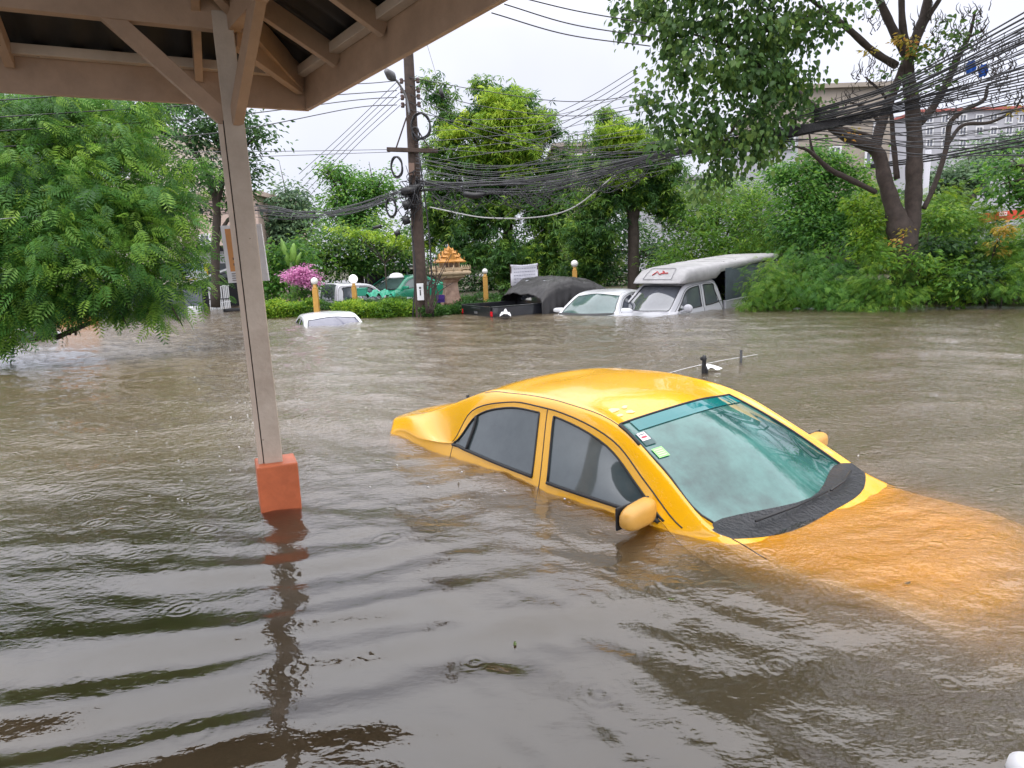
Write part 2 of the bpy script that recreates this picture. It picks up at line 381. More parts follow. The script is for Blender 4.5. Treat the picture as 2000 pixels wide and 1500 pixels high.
    bp = N('ShaderNodeBump'); bp.inputs['Strength'].default_value = 1.0; bp.inputs['Distance'].default_value = .008; L(q2.outputs[0], bp.inputs['Height'])
    sub = N('ShaderNodeVectorMath'); sub.operation = 'DISTANCE'; sub.inputs[1].default_value = (-.6, 1.6, 0); L(tcn.outputs['Object'], sub.inputs[0])
    mr = N('ShaderNodeMapRange'); mr.inputs[1].default_value = .8; mr.inputs[2].default_value = 4.5; mr.inputs[3].default_value = .12; mr.inputs[4].default_value = 1.0; L(sub.outputs['Value'], mr.inputs[0]); L(mr.outputs[0], bp.inputs['Strength'])
    bp.inputs['Distance'].default_value = .016
    L(bp.outputs[0], g.inputs['Normal']); L(bp.outputs[0], fr.inputs['Normal'])
    L(fr.outputs[0], mx.inputs[0]); L(tr.outputs[0], mx.inputs[1]); L(g.outputs[0], mx.inputs[2]); L(mx.outputs[0], o.inputs['Surface'])
    vol = N('ShaderNodeVolumePrincipled'); vol.inputs['Color'].default_value = (.62, .525, .385, 1); vol.inputs['Density'].default_value = 5.0; vol.inputs['Anisotropy'].default_value = 0
    L(vol.outputs[0], o.inputs['Volume'])
    me.materials.append(m); ob = bpy.data.objects.new('water', me); COL.objects.link(ob); setprops(ob, 'murky brown flood water pocked by rain', 'water', kind='structure')
build_water()

# ================================================================== GROUND
def smooth01(t): t = np.clip(t, 0, 1); return t * t * (3 - 2 * t)
def ground_z(x, y):
    x = np.asarray(x, float); y = np.asarray(y, float)
    z = np.full(np.broadcast(x, y).shape, -.93)
    # garden bank behind the hedges
    z = z + 1.02 * smooth01((y - 17.6) / 2.0) * smooth01((x + 10) / 2.0)
    # right-hand bank, its front edge slants towards the viewer
    edge = 16.6 - .42 * (x - 5.2)
    z = np.maximum(z, -.93 + 1.25 * smooth01((y - edge + .4) / 1.6) * smooth01((x - 4.6) / 1.5))
    z = np.maximum(z, -.93 + .9 * smooth01((y - 27.5) / 1.5))
    return z
def build_ground():
    xs = np.concatenate([np.linspace(-300, -42, 12), np.linspace(-40, 40, 161), np.linspace(42, 300, 12)])
    ys = np.concatenate([np.linspace(-80, 2, 10), np.linspace(3, 50, 118), np.linspace(55, 500, 14)])
    X, Y = np.meshgrid(xs, ys, indexing='ij'); Z = ground_z(X, Y) + .02 * np.sin(X * 2.1) * np.cos(Y * 1.7)
    Z = np.where((Y > 70) | (abs(X) > 42), -.3 + 0 * Z, Z); Z = np.where(Z < -.9, Z - .03, Z)
    V = np.stack([X, Y, Z], -1).reshape(-1, 3); n = len(ys)
    i = (np.arange(len(xs) - 1)[:, None] * n + np.arange(n - 1)[None]).ravel(); Fq = np.stack([i, i + n, i + n + 1, i + 1], 1)
    o = np_mesh('ground', V, Fq, mat('wet_soil', (.06, .07, .03), .9, col2=(.05, .035, .02), nscale=2, bump=.5, bscale=6), None, smooth=True)
    setprops(o, 'flooded ground rising to a muddy weedy bank', 'ground', kind='structure')
build_ground()

# ================================================================== SHELTER
def build_shelter():
    base = PZ(550, 986); base = np.array([base[0], base[1], 0.])
    P = base.copy()
    t = thing('shelter', 'brown timber roofed shelter on one post with an orange footing', 'shelter', (P[0], P[1], -.93))
    H = 2.27
    C = PZ(603, 218, H); A = PZ(0, 182, H); B = PZ(995, 0, H)
    a = (A - C) / np.linalg.norm(A - C); b = (B - C) / np.linalg.norm(B - C); z = np.array([0, 0, 1.])
    na = np.array([-a[1], a[0], 0]); na = na if na @ (P - C) > 0 else -na     # inward from the left eave
    nb = np.array([-b[1], b[0], 0]); nb = nb if nb @ (P - C) > 0 else -nb
    LA, LB = 6.0, 5.2; fh, th = .205, .028; sl = .50
    # fascia boards (mitred by letting one run past)
    for d, n_, ln in ((a, na, LA), (b, nb, LB)):
        mb = MB(); mb.beam(C + z * fh / 2 + n_ * th / 2 + d * (0 if d is a else .03), C + z * fh / 2 + n_ * th / 2 + d * ln, th, fh); mb.build('fascia', M['taupe'], t, bevel=.003)
        mb = MB(); off = n_ * (th + .03); zz = z * (fh - .004)
        mb.beam(C + off + zz + d * .07, C + off + zz + d * ln, .055, .05); mb.build('eave_batten', M['taupe_l'], t, bevel=.003)
    zr = lambda d_: fh + sl * d_            # underside of the sheet above H at distance d_ from the eave
    def on(d, s_, n_, q, dz): return C + d * s_ + n_ * q + z * (zr(q) + dz)
    # hip direction
    hd = (na + nb); hd = hd / (hd @ na)     # unit inward distance 1
    def clipq(s_, d, n_):                    # how far a rafter from the eave can run before it meets the hip
        k = hd @ d; return max(0.05, s_ / k if k > 1e-3 else 9)
    mb = MB(); mb.beam(C + hd * .05 + z * (zr(.05) - .07), C + hd * 2.6 + z * (zr(2.6) - .07), .05, .13); mb.build('hip_rafter', M['taupe'], t, bevel=.003)
    # rafters, spaced along each eave where the photograph shows them
    for (pts, d, n_) in (([(22, 150), (392, 165)], a, na), ([(655, 148), (750, 92), (882, 15)], b, nb)):
        ss = [float((PZ(px, py, H + .07) - C) @ d) for px, py in pts]
        step = ss[1] - ss[0]
        if step < 0: ss = ss[::-1]; step = -step
        st = abs(step); full = list(ss) + [ss[-1] + st * k for k in (1, 2, 3)]
        for s_ in full:
            q = min(2.6, clipq(s_, d, n_))
            if q < .12: continue
            mb = MB(); mb.beam(on(d, s_, n_, th + .002, -.062), on(d, s_, n_, q, -.062), .042, .10); mb.build('rafter', M['taupe'], t, bevel=.003)
    # roof sheets, corrugated, one for each slope
    for d, n_, ln in ((a, na, LA), (b, nb, LB)):
        nv = int(ln / .022); vs = []; fs = []
        for i in range(nv + 1):
            s_ = -.06 + i * (ln + .06) / nv; q1 = min(2.7, max(-.06, clipq(max(s_, 0), d, n_) if s_ > 0 else -.05))
            dz = .012 + .014 * math.sin(s_ * 2 * math.pi / .17)
            for q in (-.07, q1):
                p = C + d * s_ + n_ * q + z * (zr(q) + dz); vs += [p, p + z * .008]
        for i in range(nv):
            k = i * 4; fs += [(k, k + 2, k + 6, k + 4), (k + 1, k + 5, k + 7, k + 3), (k, k + 4, k + 5, k + 1), (k + 2, k + 3, k + 7, k + 6)]
        mb = MB(); mb.add(vs, fs, True); mb.build('roof_sheet', M['sheet'], t)
    # post, footing, beams, braces
    yaw = math.atan2(a[1], a[0]) + math.radians(-6)
    ztop = 2.62
    cR = np.array([math.cos(yaw), math.sin(yaw), 0])
    cN = np.array([-math.sin(yaw), math.cos(yaw), 0])
    lean = lambda zz_: P + np.array([-.016 - .011 * zz_, 0, zz_])
    mb = MB(); mb.beam(lean(-.9), lean(ztop), .098, .11, up=cN); mb.build('post', M['post'], t, bevel=.004)
    mb = MB(); mb.beam(lean(.1) + cR * .0515, lean(2.1) + cR * .0515, .005, .08, up=cN); mb.build('post_joint', M['gap'], t)
    mb = MB(); mb.beam(lean(.1) + cR * .067, lean(2.08) + cR * .067, .026, .10, up=cN); mb.build('cladding_board', M['taupe_l'], t, bevel=.003)
    k = P + cR * .012
    mb = MB(); mb.box((k[0] + .005, k[1], -.33), (.218, .218, 1.20), yaw + math.radians(4)); mb.build('footing', M['red'], t, bevel=.008)
    zb = 2.60
    for d, ln in ((a, 3.6), (b, 3.0)):
        mb = MB(); mb.beam(P - d * .12 + z * zb, P + d * ln + z * zb, .06, .14 if d is a else .136); mb.build('beam', M['taupe'], t, bevel=.003)
    for d, l1, z0 in ((a, .56, 2.10), (b, .46, 2.10)):
        mb = MB(); mb.beam(lean(z0) + d * .03, P + d * l1 + z * (zb - .035), .052, .08, up=(0, 0, 1)); mb.build('brace', M['taupe'], t, bevel=.003)
    mb = MB(); q1 = C + hd * .06 + z * .12; mb.beam(P + z * 2.50, q1, .045, .08); mb.build('strut', M['taupe'], t, bevel=.003)
    return t, P, a, b, yaw
SH, POST, SA, SB, SYAW = build_shelter()

def build_notice():
    cc = PX(478, 496, POST[1] + .17); d = ray(478, 496)
    t = thing('notice_board', 'small white framed orange notice hanging behind the shelter post', 'notice board', cc)
    p = [PX(430, 441, cc[1]), PX(509, 437, cc[1] + .02), PX(525, 548, cc[1] + .02), PX(446, 553, cc[1])]
    def panel(name, q, th, m, lift=0.):
        q = [np.array(v) for v in q]; n = np.cross(q[1] - q[0], q[3] - q[0]); n /= np.linalg.norm(n); n = n if n @ (CP - q[0]) > 0 else -n
        mb = MB(); fr = [v + n * lift for v in q]; bk = [v + n * (lift - th) for v in q]
        mb.add(fr + bk, [(0, 1, 2, 3), (7, 6, 5, 4), (0, 4, 5, 1), (1, 5, 6, 2), (2, 6, 7, 3), (3, 7, 4, 0)]); return mb.build(name, m, t)
    def uv(u, v): return (p[0] * (1 - u) + p[1] * u) * (1 - v) + (p[3] * (1 - u) + p[2] * u) * v
    panel('board', p, .02, M['white'])
    panel('sheet', [uv(.10, .06), uv(.74, .06), uv(.74, .80), uv(.10, .80)], .003, mat('orange_sheet', (.62, .28, .09), .6, noise=.2), .004)
    dk = mat('notice_ink', (.09, .05, .03), .7)
    for (u0, v0, u1, v1) in [(.30, .12, .42, .30), (.28, .36, .42, .47), (.2, .56, .42, .60), (.2, .66, .42, .70)]:
        panel('lettering', [uv(u0, v0), uv(u1, v0), uv(u1, v1), uv(u0, v1)], .001, dk, .0065)
    gy = mat('notice_grey', (.3, .28, .27), .7)
    for v0 in (.83, .87, .91, .95):
        panel('text_line', [uv(.12, v0), uv(.42, v0), uv(.42, v0 + .02), uv(.12, v0 + .02)], .001, gy, .0065)
build_notice()

# ================================================================== CARS
def hermite(P, t, k):
    """cubic through P (n, ...) at knots t, k steps per span, finite-difference tangents"""
    n = len(P); m = np.zeros_like(P)
    for i in range(n):
        if i == 0: m[i] = (P[1] - P[0]) / (t[1] - t[0])
        elif i == n - 1: m[i] = (P[-1] - P[-2]) / (t[-1] - t[-2])
        else:
            h0, h1 = t[i] - t[i - 1], t[i + 1] - t[i]; d0, d1 = (P[i] - P[i - 1]) / h0, (P[i + 1] - P[i]) / h1
            m[i] = (d0 * h1 + d1 * h0) / (h0 + h1)
    o = []
    for i in range(n - 1):
        h = t[i + 1] - t[i]
        for j in range(k):
            s = j / k; o.append((2 * s ** 3 - 3 * s * s + 1) * P[i] + (s ** 3 - 2 * s * s + s) * h * m[i] + (-2 * s ** 3 + 3 * s * s) * P[i + 1] + (s ** 3 - s * s) * h * m[i + 1])
    o.append(P[-1]); return np.array(o)

class Shell:
    K = 6
    def __init__(s, net):
        net = np.array(net, float); s.S, s.Ln = net.shape[:2]
        full = np.concatenate([net[:, :0:-1] * [1, -1, 1], net], 1)       # right side (-y), centre, left side
        full[:, s.Ln - 1, 1] = 0
        dt = np.linalg.norm(np.diff(full, axis=0), axis=2).mean(1); t = np.concatenate([[0], np.cumsum(dt)])
        dv = np.linalg.norm(np.diff(full, axis=1), axis=2).mean(0); v = np.concatenate([[0], np.cumsum(dv)])
        g = hermite(full, t, s.K); g = hermite(g.transpose(1, 0, 2), v, s.K).transpose(1, 0, 2)
        s.g = g
        du = np.gradient(g, axis=0); dw = np.gradient(g, axis=1); n = np.cross(dw, du); l = np.linalg.norm(n, axis=2, keepdims=True); n = n / (l + 1e-9)
        c = np.array([0, 0, .6]); sgn = np.sign(((g - c) * n).sum(2, keepdims=True)); s.n = n * np.where(sgn == 0, 1, sgn)
    def col(s, line, side): return (s.Ln - 1 + side * line) * s.K     # grid column of a feature line
    def cells(s, s0, s1, l0, l1, side):
        """quads of stations s0..s1, lines l0..l1 on one side (+1 left, -1 right, 0 both across the centre)"""
        K = s.K; i0, i1 = int(round(s0 * K)), int(round(s1 * K))
        if side == 0: j0, j1 = s.col(l1, -1), s.col(l1, 1)
        else: j0, j1 = sorted((int(s.col(l0, side)), int(s.col(l1, side))))
        return [(i, j) for i in range(i0, i1) for j in range(int(j0), int(j1))]
    def part(s, name, cells, m, parent, lift=0.):
        W = s.g.shape[1]; G = (s.g + s.n * lift).reshape(-1, 3)
        ids = {}; vs = []; fs = []
        def vid(i, j):
            k = i * W + j
            if k not in ids: ids[k] = len(vs); vs.append(G[k])
            return ids[k]
        for i, j in cells: fs.append((vid(i, j), vid(i, j + 1), vid(i + 1, j + 1), vid(i + 1, j)))
        me = bpy.data.meshes.new(name); me.from_pydata([tuple(v) for v in vs], [], fs); me.polygons.foreach_set('use_smooth', [True] * len(fs))
        # weld degenerate corners
        bm = bmesh.new(); bm.from_mesh(me); bmesh.ops.remove_doubles(bm, verts=bm.verts, dist=1e-5); bmesh.ops.recalc_face_normals(bm, faces=bm.faces)
        # normals outward
        bm.faces.ensure_lookup_table()
        c = Vector((0, 0, .6)); sm_ = sum((f.calc_center_median() - c).dot(f.normal) * f.calc_area() for f in bm.faces)
        if sm_ < 0: bmesh.ops.reverse_faces(bm, faces=bm.faces)
        bm.to_mesh(me); bm.free()
        return link_mesh(name, me, m, parent)
    def line(s, s0, s1, l, side, lift=0.):
        K = s.K; j = int(round(s.col(l, side))); return [s.g[i, j] + s.n[i, j] * lift for i in range(int(round(s0 * K)), int(round(s1 * K)) + 1)]
    def cross(s, st, l0, l1, side, lift=0.):
        i = int(round(st * s.K)); a, b = int(round(s.col(l0, side))), int(round(s.col(l1, side))); r = range(a, b + 1) if a <= b else range(a, b - 1, -1)
        return [s.g[i, j] + s.n[i, j] * lift for j in r]

#   stations:    0 nose 1 hood front 2 hood mid 3 hood rear 4 screen foot 5 A-pillar mid 6 screen head 7 front glass rear 8 door seam 9 rear glass front
#                10 roof rear-mid 11 rear window head / quarter divider 12 rear window foot / quarter tip 13 deck mid 14 deck lip 15 tail 16 tail foot
SEDAN = [
 [(2.18,0,.72),(2.12,.46,.72),(2.02,.62,.69),(1.95,.68,.58),(1.92,.72,.52),(1.90,.73,.48),(1.9,.74,.42),(1.9,.73,.35),(1.9,.70,.25)],
 [(1.80,0,.856),(1.75,.50,.856),(1.70,.67,.835),(1.62,.74,.69),(1.58,.78,.64),(1.56,.79,.60),(1.56,.80,.52),(1.56,.80,.40),(1.56,.76,.28)],
 [(1.27,0,.884),(1.20,.56,.888),(1.14,.695,.880),(1.08,.775,.83),(1.04,.805,.80),(1.02,.815,.76),(1.02,.83,.66),(1.02,.83,.48),(1.02,.78,.30)],
 [(1.065,0,.912),(1.00,.56,.922),(.93,.70,.935),(.82,.77,.925),(.74,.805,.90),(.72,.82,.87),(.72,.84,.78),(.72,.835,.52),(.72,.79,.30)],
 [(.955,0,.962),(.80,.665,.968),(.84,.735,.965),(.71,.785,.950),(.61,.80,.962),(.585,.806,.952),(.58,.84,.84),(.58,.84,.55),(.58,.79,.30)],
 [(.60,0,1.19),(.475,.62,1.155),(.50,.672,1.165),(.442,.722,1.098),(.405,.735,1.065),(.40,.806,.962),(.40,.842,.84),(.40,.842,.55),(.40,.79,.30)],
 [(.20,0,1.385),(.11,.545,1.332),(.155,.605,1.343),(.158,.662,1.268),(.125,.675,1.232),(.12,.808,.965),(.12,.845,.84),(.12,.845,.55),(.12,.79,.30)],
 [(-.22,0,1.438),(-.25,.50,1.425),(-.255,.60,1.412),(-.315,.642,1.366),(-.325,.652,1.332),(-.235,.808,.970),(-.235,.847,.84),(-.235,.845,.55),(-.235,.79,.30)],
 [(-.32,0,1.444),(-.33,.50,1.432),(-.335,.60,1.419),(-.385,.642,1.370),(-.388,.652,1.336),(-.300,.808,.973),(-.30,.847,.84),(-.30,.845,.55),(-.30,.79,.30)],
 [(-.42,0,1.448),(-.42,.50,1.437),(-.42,.60,1.422),(-.455,.642,1.372),(-.455,.652,1.337),(-.372,.806,.976),(-.372,.846,.84),(-.372,.845,.55),(-.372,.79,.30)],
 [(-.78,0,1.445),(-.77,.50,1.432),(-.77,.60,1.414),(-.77,.643,1.362),(-.77,.654,1.326),(-.74,.80,.990),(-.74,.842,.85),(-.74,.842,.55),(-.74,.79,.30)],
 [(-1.12,0,1.415),(-1.10,.50,1.392),(-1.08,.60,1.380),(-1.135,.682,1.258),(-1.085,.682,1.228),(-1.075,.788,1.008),(-1.075,.835,.86),(-1.075,.835,.55),(-1.075,.79,.30)],
 [(-1.66,0,1.135),(-1.60,.54,1.165),(-1.55,.615,1.215),(-1.315,.762,1.008),(-1.252,.776,1.024),(-1.250,.780,1.014),(-1.25,.83,.87),(-1.25,.83,.55),(-1.25,.78,.30)],
 [(-1.92,0,1.095),(-1.88,.52,1.105),(-1.85,.65,1.130),(-1.70,.755,1.068),(-1.63,.797,1.020),(-1.60,.812,.970),(-1.60,.825,.86),(-1.60,.82,.55),(-1.60,.77,.30)],
 [(-2.25,0,1.068),(-2.22,.50,1.068),(-2.17,.66,1.064),(-2.10,.728,1.048),(-2.06,.77,1.008),(-2.04,.79,.955),(-2.05,.825,.86),(-2.05,.82,.55),(-2.05,.77,.30)],
 [(-2.34,0,1.045),(-2.31,.50,1.045),(-2.25,.67,1.04),(-2.17,.735,1.022),(-2.12,.78,.985),(-2.08,.805,.935),(-2.09,.84,.85),(-2.09,.835,.55),(-2.09,.78,.30)],
 [(-2.41,0,.88),(-2.38,.50,.88),(-2.31,.68,.88),(-2.22,.75,.875),(-2.17,.795,.86),(-2.13,.82,.84),(-2.12,.85,.78),(-2.12,.84,.55),(-2.12,.79,.30)],
 [(-2.45,0,.50),(-2.42,.50,.50),(-2.35,.68,.50),(-2.29,.76,.48),(-2.24,.80,.46),(-2.20,.82,.45),(-2.16,.83,.43),(-2.16,.82,.41),(-2.16,.78,.30)],
]
SED = Shell(SEDAN)

def paint(name, c, rough=.32, noise=.0, coat=1.0, metal=0):
    m = mat(name, c, rough, coat=coat * .65, noise=noise, nscale=2.5, metal=metal); t = m.node_tree; b = t.nodes['Principled BSDF']
    v = t.nodes.new('ShaderNodeTexVoronoi'); v.inputs['Scale'].default_value = 75; tcn = t.nodes.new('ShaderNodeTexCoord'); t.links.new(tcn.outputs['Object'], v.inputs['Vector'])
    r = t.nodes.new('ShaderNodeMapRange'); r.inputs[1].default_value = .0; r.inputs[2].default_value = .32; r.inputs[3].default_value = 1; r.inputs[4].default_value = 0; t.links.new(v.outputs['Distance'], r.inputs[0])
    bp = t.nodes.new('ShaderNodeBump'); bp.inputs['Strength'].default_value = .35; bp.inputs['Distance'].default_value = .002; t.links.new(r.outputs[0], bp.inputs['Height'])
    t.links.new(bp.outputs[0], b.inputs['Coat Normal']); t.links.new(bp.outputs[0], b.inputs['Normal'])
    return m

def sedan(name, label, loc, yaw, pt, glass, side_glass, detail=True, group=None, pitch=0.):
    S = SED; t = thing(name, label, 'car', loc, yaw, group); t.rotation_euler = (0, -pitch, yaw)
    bk = M['rubber']
    body = []
    body += S.cells(6, 11, 0, 2, 0)                                      # roof
    for sd_ in (-1, 1):
        body += S.cells(4, 6, 1, 2, sd_) + S.cells(11, 12, 1, 2, sd_)    # pillars
        body += S.cells(3, 17, 2, 3, sd_) + S.cells(0, 4, 3, 8, sd_) + S.cells(12, 17, 3, 8, sd_) + S.cells(0, 3, 2, 3, sd_)
    b = S.part('body', body, pt, t)
    S.part('hood', S.cells(0, 3, 0, 2, 0), pt, t)
    S.part('boot_lid', S.cells(12, 17, 0, 2, 0), pt, t)
    S.part('scuttle', S.cells(3, 4, 0, 2, 0), M['scuttle'], t, .001)
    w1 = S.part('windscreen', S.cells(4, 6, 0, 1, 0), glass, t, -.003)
    w2 = S.part('rear_window', S.cells(11, 12, 0, 1, 0), glass, t, -.003)
    for sd_ in (-1, 1):
        fd = S.part('door', S.cells(4, 8, 3, 4, sd_) + S.cells(7, 8, 4, 5, sd_) + S.cells(4, 8, 5, 8, sd_), pt, t)
        rd = S.part('door', S.cells(8, 12, 3, 4, sd_) + S.cells(8, 9, 4, 5, sd_) + S.cells(8, 12, 5, 8, sd_), pt, t)
        S.part('side_window', S.cells(4, 7, 4, 5, sd_), side_glass, fd, -.004)
        S.part('side_window', S.cells(9, 11, 4, 5, sd_), side_glass, rd, -.004)
        S.part('quarter_window', S.cells(11, 12, 4, 5, sd_), side_glass, rd, -.004)
        # seals and seams
        for dr, s0, s1 in ((fd, 4, 7), (rd, 9, 12)):
            mb = MB(); mb.tube(S.line(s0, s1, 4, sd_, .001), .0065, 5); mb.tube(S.line(s0, s1, 5, sd_, .004), .011, 6)
            if s0 == 4: mb.tube(S.cross(7, 4, 5, sd_, .001), .0065, 5)
            else: mb.tube(S.cross(9, 4, 5, sd_, .001), .0065, 5); mb.tube(S.cross(11, 4, 5, sd_, .003), .011, 5)
            mb.build('window_seal', bk, dr, world=False)
        mb = MB(); mb.tube(S.line(4, 12, 3, sd_, -.001), .0048, 5); mb.tube(S.cross(8, 3, 8, sd_, -.001), .004, 5); mb.tube(S.cross(12, 3, 7, sd_, -.001), .0035, 5)
        mb.build('door_gap', bk, t, world=False)
        mb = MB(); mb.tube(S.line(6, 11, 2, sd_, -.002), .004, 5); mb.build('roof_joint', bk, t, world=False)
        mb = MB(); mb.tube(S.line(2.2, 3, 2, sd_, -.001), .0035, 5); mb.build('hood_gap', bk, t, world=False)
        # mirror
        mm = MB(); mx, my, mz = .535, sd_ * .905, 1.005
        vs = []
        nu, nv = 14, 18
        for i in range(nu + 1):
            ph = math.pi * i / nu
            for j in range(nv):
                th_ = 2 * math.pi * j / nv
                cx, cy_, cz = math.cos(ph), math.sin(ph) * math.cos(th_), math.sin(ph) * math.sin(th_)
                sq = lambda v, p_: math.copysign(abs(v) ** p_, v)
                x = .055 * sq(cx, .75) - (.0 if cx > 0 else 0); x = max(x, -.03)
                vs.append((mx + x + .02 * sq(cy_, .7) * -sd_ * sd_, my + .135 * sq(cy_, .55), mz + (.062 - .012 * cy_ * sd_) * sq(cz, .62)))
        fs = [(i * nv + j, i * nv + (j + 1) % nv, (i + 1) * nv + (j + 1) % nv, (i + 1) * nv + j) for i in range(nu) for j in range(nv)]
        mm.add(vs, fs, True); mo = mm.build('wing_mirror', M['mirror_paint'] if detail else pt, t, world=False)
        mb = MB(); mb.box((mx - .034, my, mz), (.012, .25, .118)); mb.build('mirror_glass', bk, mo, world=False, bevel=.01)
        mb = MB(); mb.beam((mx + .01, sd_ * .79, .965), (mx, sd_ * .86, .985), .05, .04); mb.build('mirror_arm', bk, mo, world=False)
        # black sail in front corner of the glass
        q = S.line(4, 4.83, 4, sd_, .002); q2 = S.line(4, 4.83, 5, sd_, .002); k = len(q)
        mb = MB(); mb.add(q + q2, [(i, i + 1, k + i + 1, k + i) for i in range(k - 1)]); mb.build('mirror_sail', bk, fd, world=False)
    mb = MB()
    mb.tube(S.line(4, 6, 1, 1, .001), .008, 5); mb.tube(S.line(4, 6, 1, -1, .001), .008, 5)
    mb.tube(S.cross(6, 1, 0, -1, .001) + S.cross(6, 0, 1, 1, .001)[1:], .007, 5); mb.build('windscreen_seal', bk, t, world=False)
    for sd_ in (-1, 1):                                                   # wheels
        for x in (1.3, -1.3):
            mb = MB(); mb.tube([(x, sd_ * .66, .31), (x, sd_ * .83, .31)], .31, 24); wl = mb.build('wheel', bk, t, world=False)
    return t

M['scuttle'] = mat('wet_black_scuttle', (.016, .017, .022), .35, bump=.7, bscale=45, col2=(.008, .008, .010), nscale=22)
M['mirror_paint'] = mat('faded_orange_mirror', (.66, .35, .07), .38, noise=.12, nscale=8)
M['taxi'] = paint('yellow_taxi_paint', (.80, .40, .003), .25, .08)
M['screen'] = mat('tinted_fogged_windscreen', (.075, .215, .195), .03, spec=.9, col2=(.006, .045, .042), nscale=2.3, coat=0)  # light and dark mottling painted into the tint imitates sky and tree reflections
M['side_glass'] = mat('misted_side_glass', (.075, .095, .10), .05, spec=.8, col2=(.035, .05, .055), nscale=1.8, coat=.8)

TX, TY, TYAW, TWL = 0.969, 4.0936, -0.885, 0.9265
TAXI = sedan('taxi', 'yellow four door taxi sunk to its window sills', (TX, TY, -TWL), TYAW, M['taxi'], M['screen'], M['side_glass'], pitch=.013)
bpy.context.view_layer.update()

# taxi small parts: stickers on the screen, rear aerial, wiper
def taxi_details():
    S = SED; t = TAXI
    def sheet_at(name, s0, s1, f0, f1, m, parent, lift):
        """small rectangle on the windscreen, f = fraction across from centre (0) to the right-hand edge (1)"""
        K = S.K
        def pt(st, f):
            i = st * K; i0 = int(i); j = S.Ln * 0 + (S.Ln - 1) * K - f * K; j0 = int(math.floor(j)); a, b = i - i0, j - j0
            g = S.g + S.n * lift
            return g[i0, j0] * (1 - a) * (1 - b) + g[i0 + 1, j0] * a * (1 - b) + g[i0, j0 + 1] * (1 - a) * b + g[i0 + 1, j0 + 1] * a * b
        vs = []; fs = []; n = 18
        for i in range(n + 1):
            for j in range(n + 1): vs.append(pt(s0 + (s1 - s0) * i / n, f0 + (f1 - f0) * j / n))
        fs = [(i * (n + 1) + j, i * (n + 1) + j + 1, (i + 1) * (n + 1) + j + 1, (i + 1) * (n + 1) + j) for i in range(n) for j in range(n)]
        mb = MB(); mb.add(vs, fs); return mb.build(name, m, parent, world=False)
    ws = [c for c in t.children if c.name.startswith('windscreen') and 'seal' not in c.name][0]
    tint = mat('teal_sun_band', (.004, .15, .16), .04, spec=.7)
    sheet_at('sun_band', 5.74, 5.97, -.96, .80, tint, ws, .003)
    dk = mat('sticker_dark', (.05, .10, .10), .4); g_ = mat('sticker_green', (.30, .75, .22), .45); wt = mat('sticker_white', (.75, .70, .74), .45); rd = mat('sticker_red', (.5, .05, .08), .5)
    a = sheet_at('permit_sticker', 5.44, 5.70, .75, .93, dk, ws, .003)
    sheet_at('sticker_panel', 5.53, 5.69, .77, .915, wt, a, .0045); sheet_at('sticker_print', 5.575, 5.61, .79, .88, rd, a, .006); sheet_at('sticker_print', 5.64, 5.655, .79, .89, dk, a, .006)
    b = sheet_at('permit_sticker', 5.19, 5.36, .74, .90, g_, ws, .003)
    for k in range(4): sheet_at('sticker_print', 5.215 + .035 * k, 5.224 + .035 * k, .76, .88, mat('pale_print', (.75, .85, .6), .5), b, .0045)
    # rain gutter clip, rear aerial
    mb = MB(); c = S.line(5.55, 5.95, 2, -1, .004); mb.tube(c, .008, 5); mb.build('gutter_clip', M['rubber'], t, world=False)
    mb = MB(); mb.tube([(-1.50, -.45, 1.21), (-1.50, -.45, 1.29)], [.016, .012], 8); mb.build('aerial', M['rubber'], t, world=False)
    mb = MB(); mb.tube([(.93, -.50, .966), (.975, -.2, .972), (.985, .12, .975)], .007, 6); mb.tube([(.99, .15, .972), (.97, .35, .972), (.92, .55, .972)], .007, 6); mb.build('wiper', M['black'], t, world=False)
    # worn marks near the roof's front edge
    wm = mat('scuffed_primer', (.78, .60, .30), .5); g = S.g + S.n * .0012
    mb = MB()
    for (st, f, w_, h_) in ((6.35, .72, .10, .03), (6.28, .60, .07, .02), (6.45, .58, .05, .02), (6.22, .75, .06, .012)):
        i = int(st * S.K); j = int(S.g.shape[1] // 2 - f * S.K); o = g[i, j]; u = g[i, j + 1] - g[i, j]; u /= np.linalg.norm(u); v = g[i + 1, j] - g[i, j]; v /= np.linalg.norm(v)
        k = 11; rr = [.5 + .5 * abs(math.sin(q * 2.7 + st * 9)) for q in range(k)]
        ring = [o + S.n[i, j] * .002 + u * w_ * .5 * rr[q] * math.cos(2 * math.pi * q / k) + v * h_ * rr[q] * math.sin(2 * math.pi * q / k) for q in range(k)]
        mb.add(ring, [tuple(range(k))])
    mb.build('paint_scuff', wm, t, world=False)
taxi_details()

# ------------------------------------------------------------------ white saloons and pickups
M['wpaint'] = paint('white_car_paint', (.68, .69, .72), .3)
M['spaint'] = paint('silver_car_paint', (.50, .50, .54), .35, .05)
M['dglass'] = mat('dark_car_glass', (.06, .065, .085), .05, spec=.9, coat=1, col2=(.09, .10, .12), nscale=1.5)
M['pglass'] = mat('pale_car_glass', (.11, .17, .17), .06, spec=.8, coat=0, col2=(.06, .10, .10), nscale=1.5)
M['lglass'] = mat('lavender_car_glass', (.16, .16, .21), .06, spec=.8, coat=0, col2=(.09, .09, .13), nscale=1.5)
M['bpaint'] = paint('black_car_paint', (.014, .015, .02), .3)
M['gpaint'] = paint('green_car_paint', (.02, .34, .20), .3)

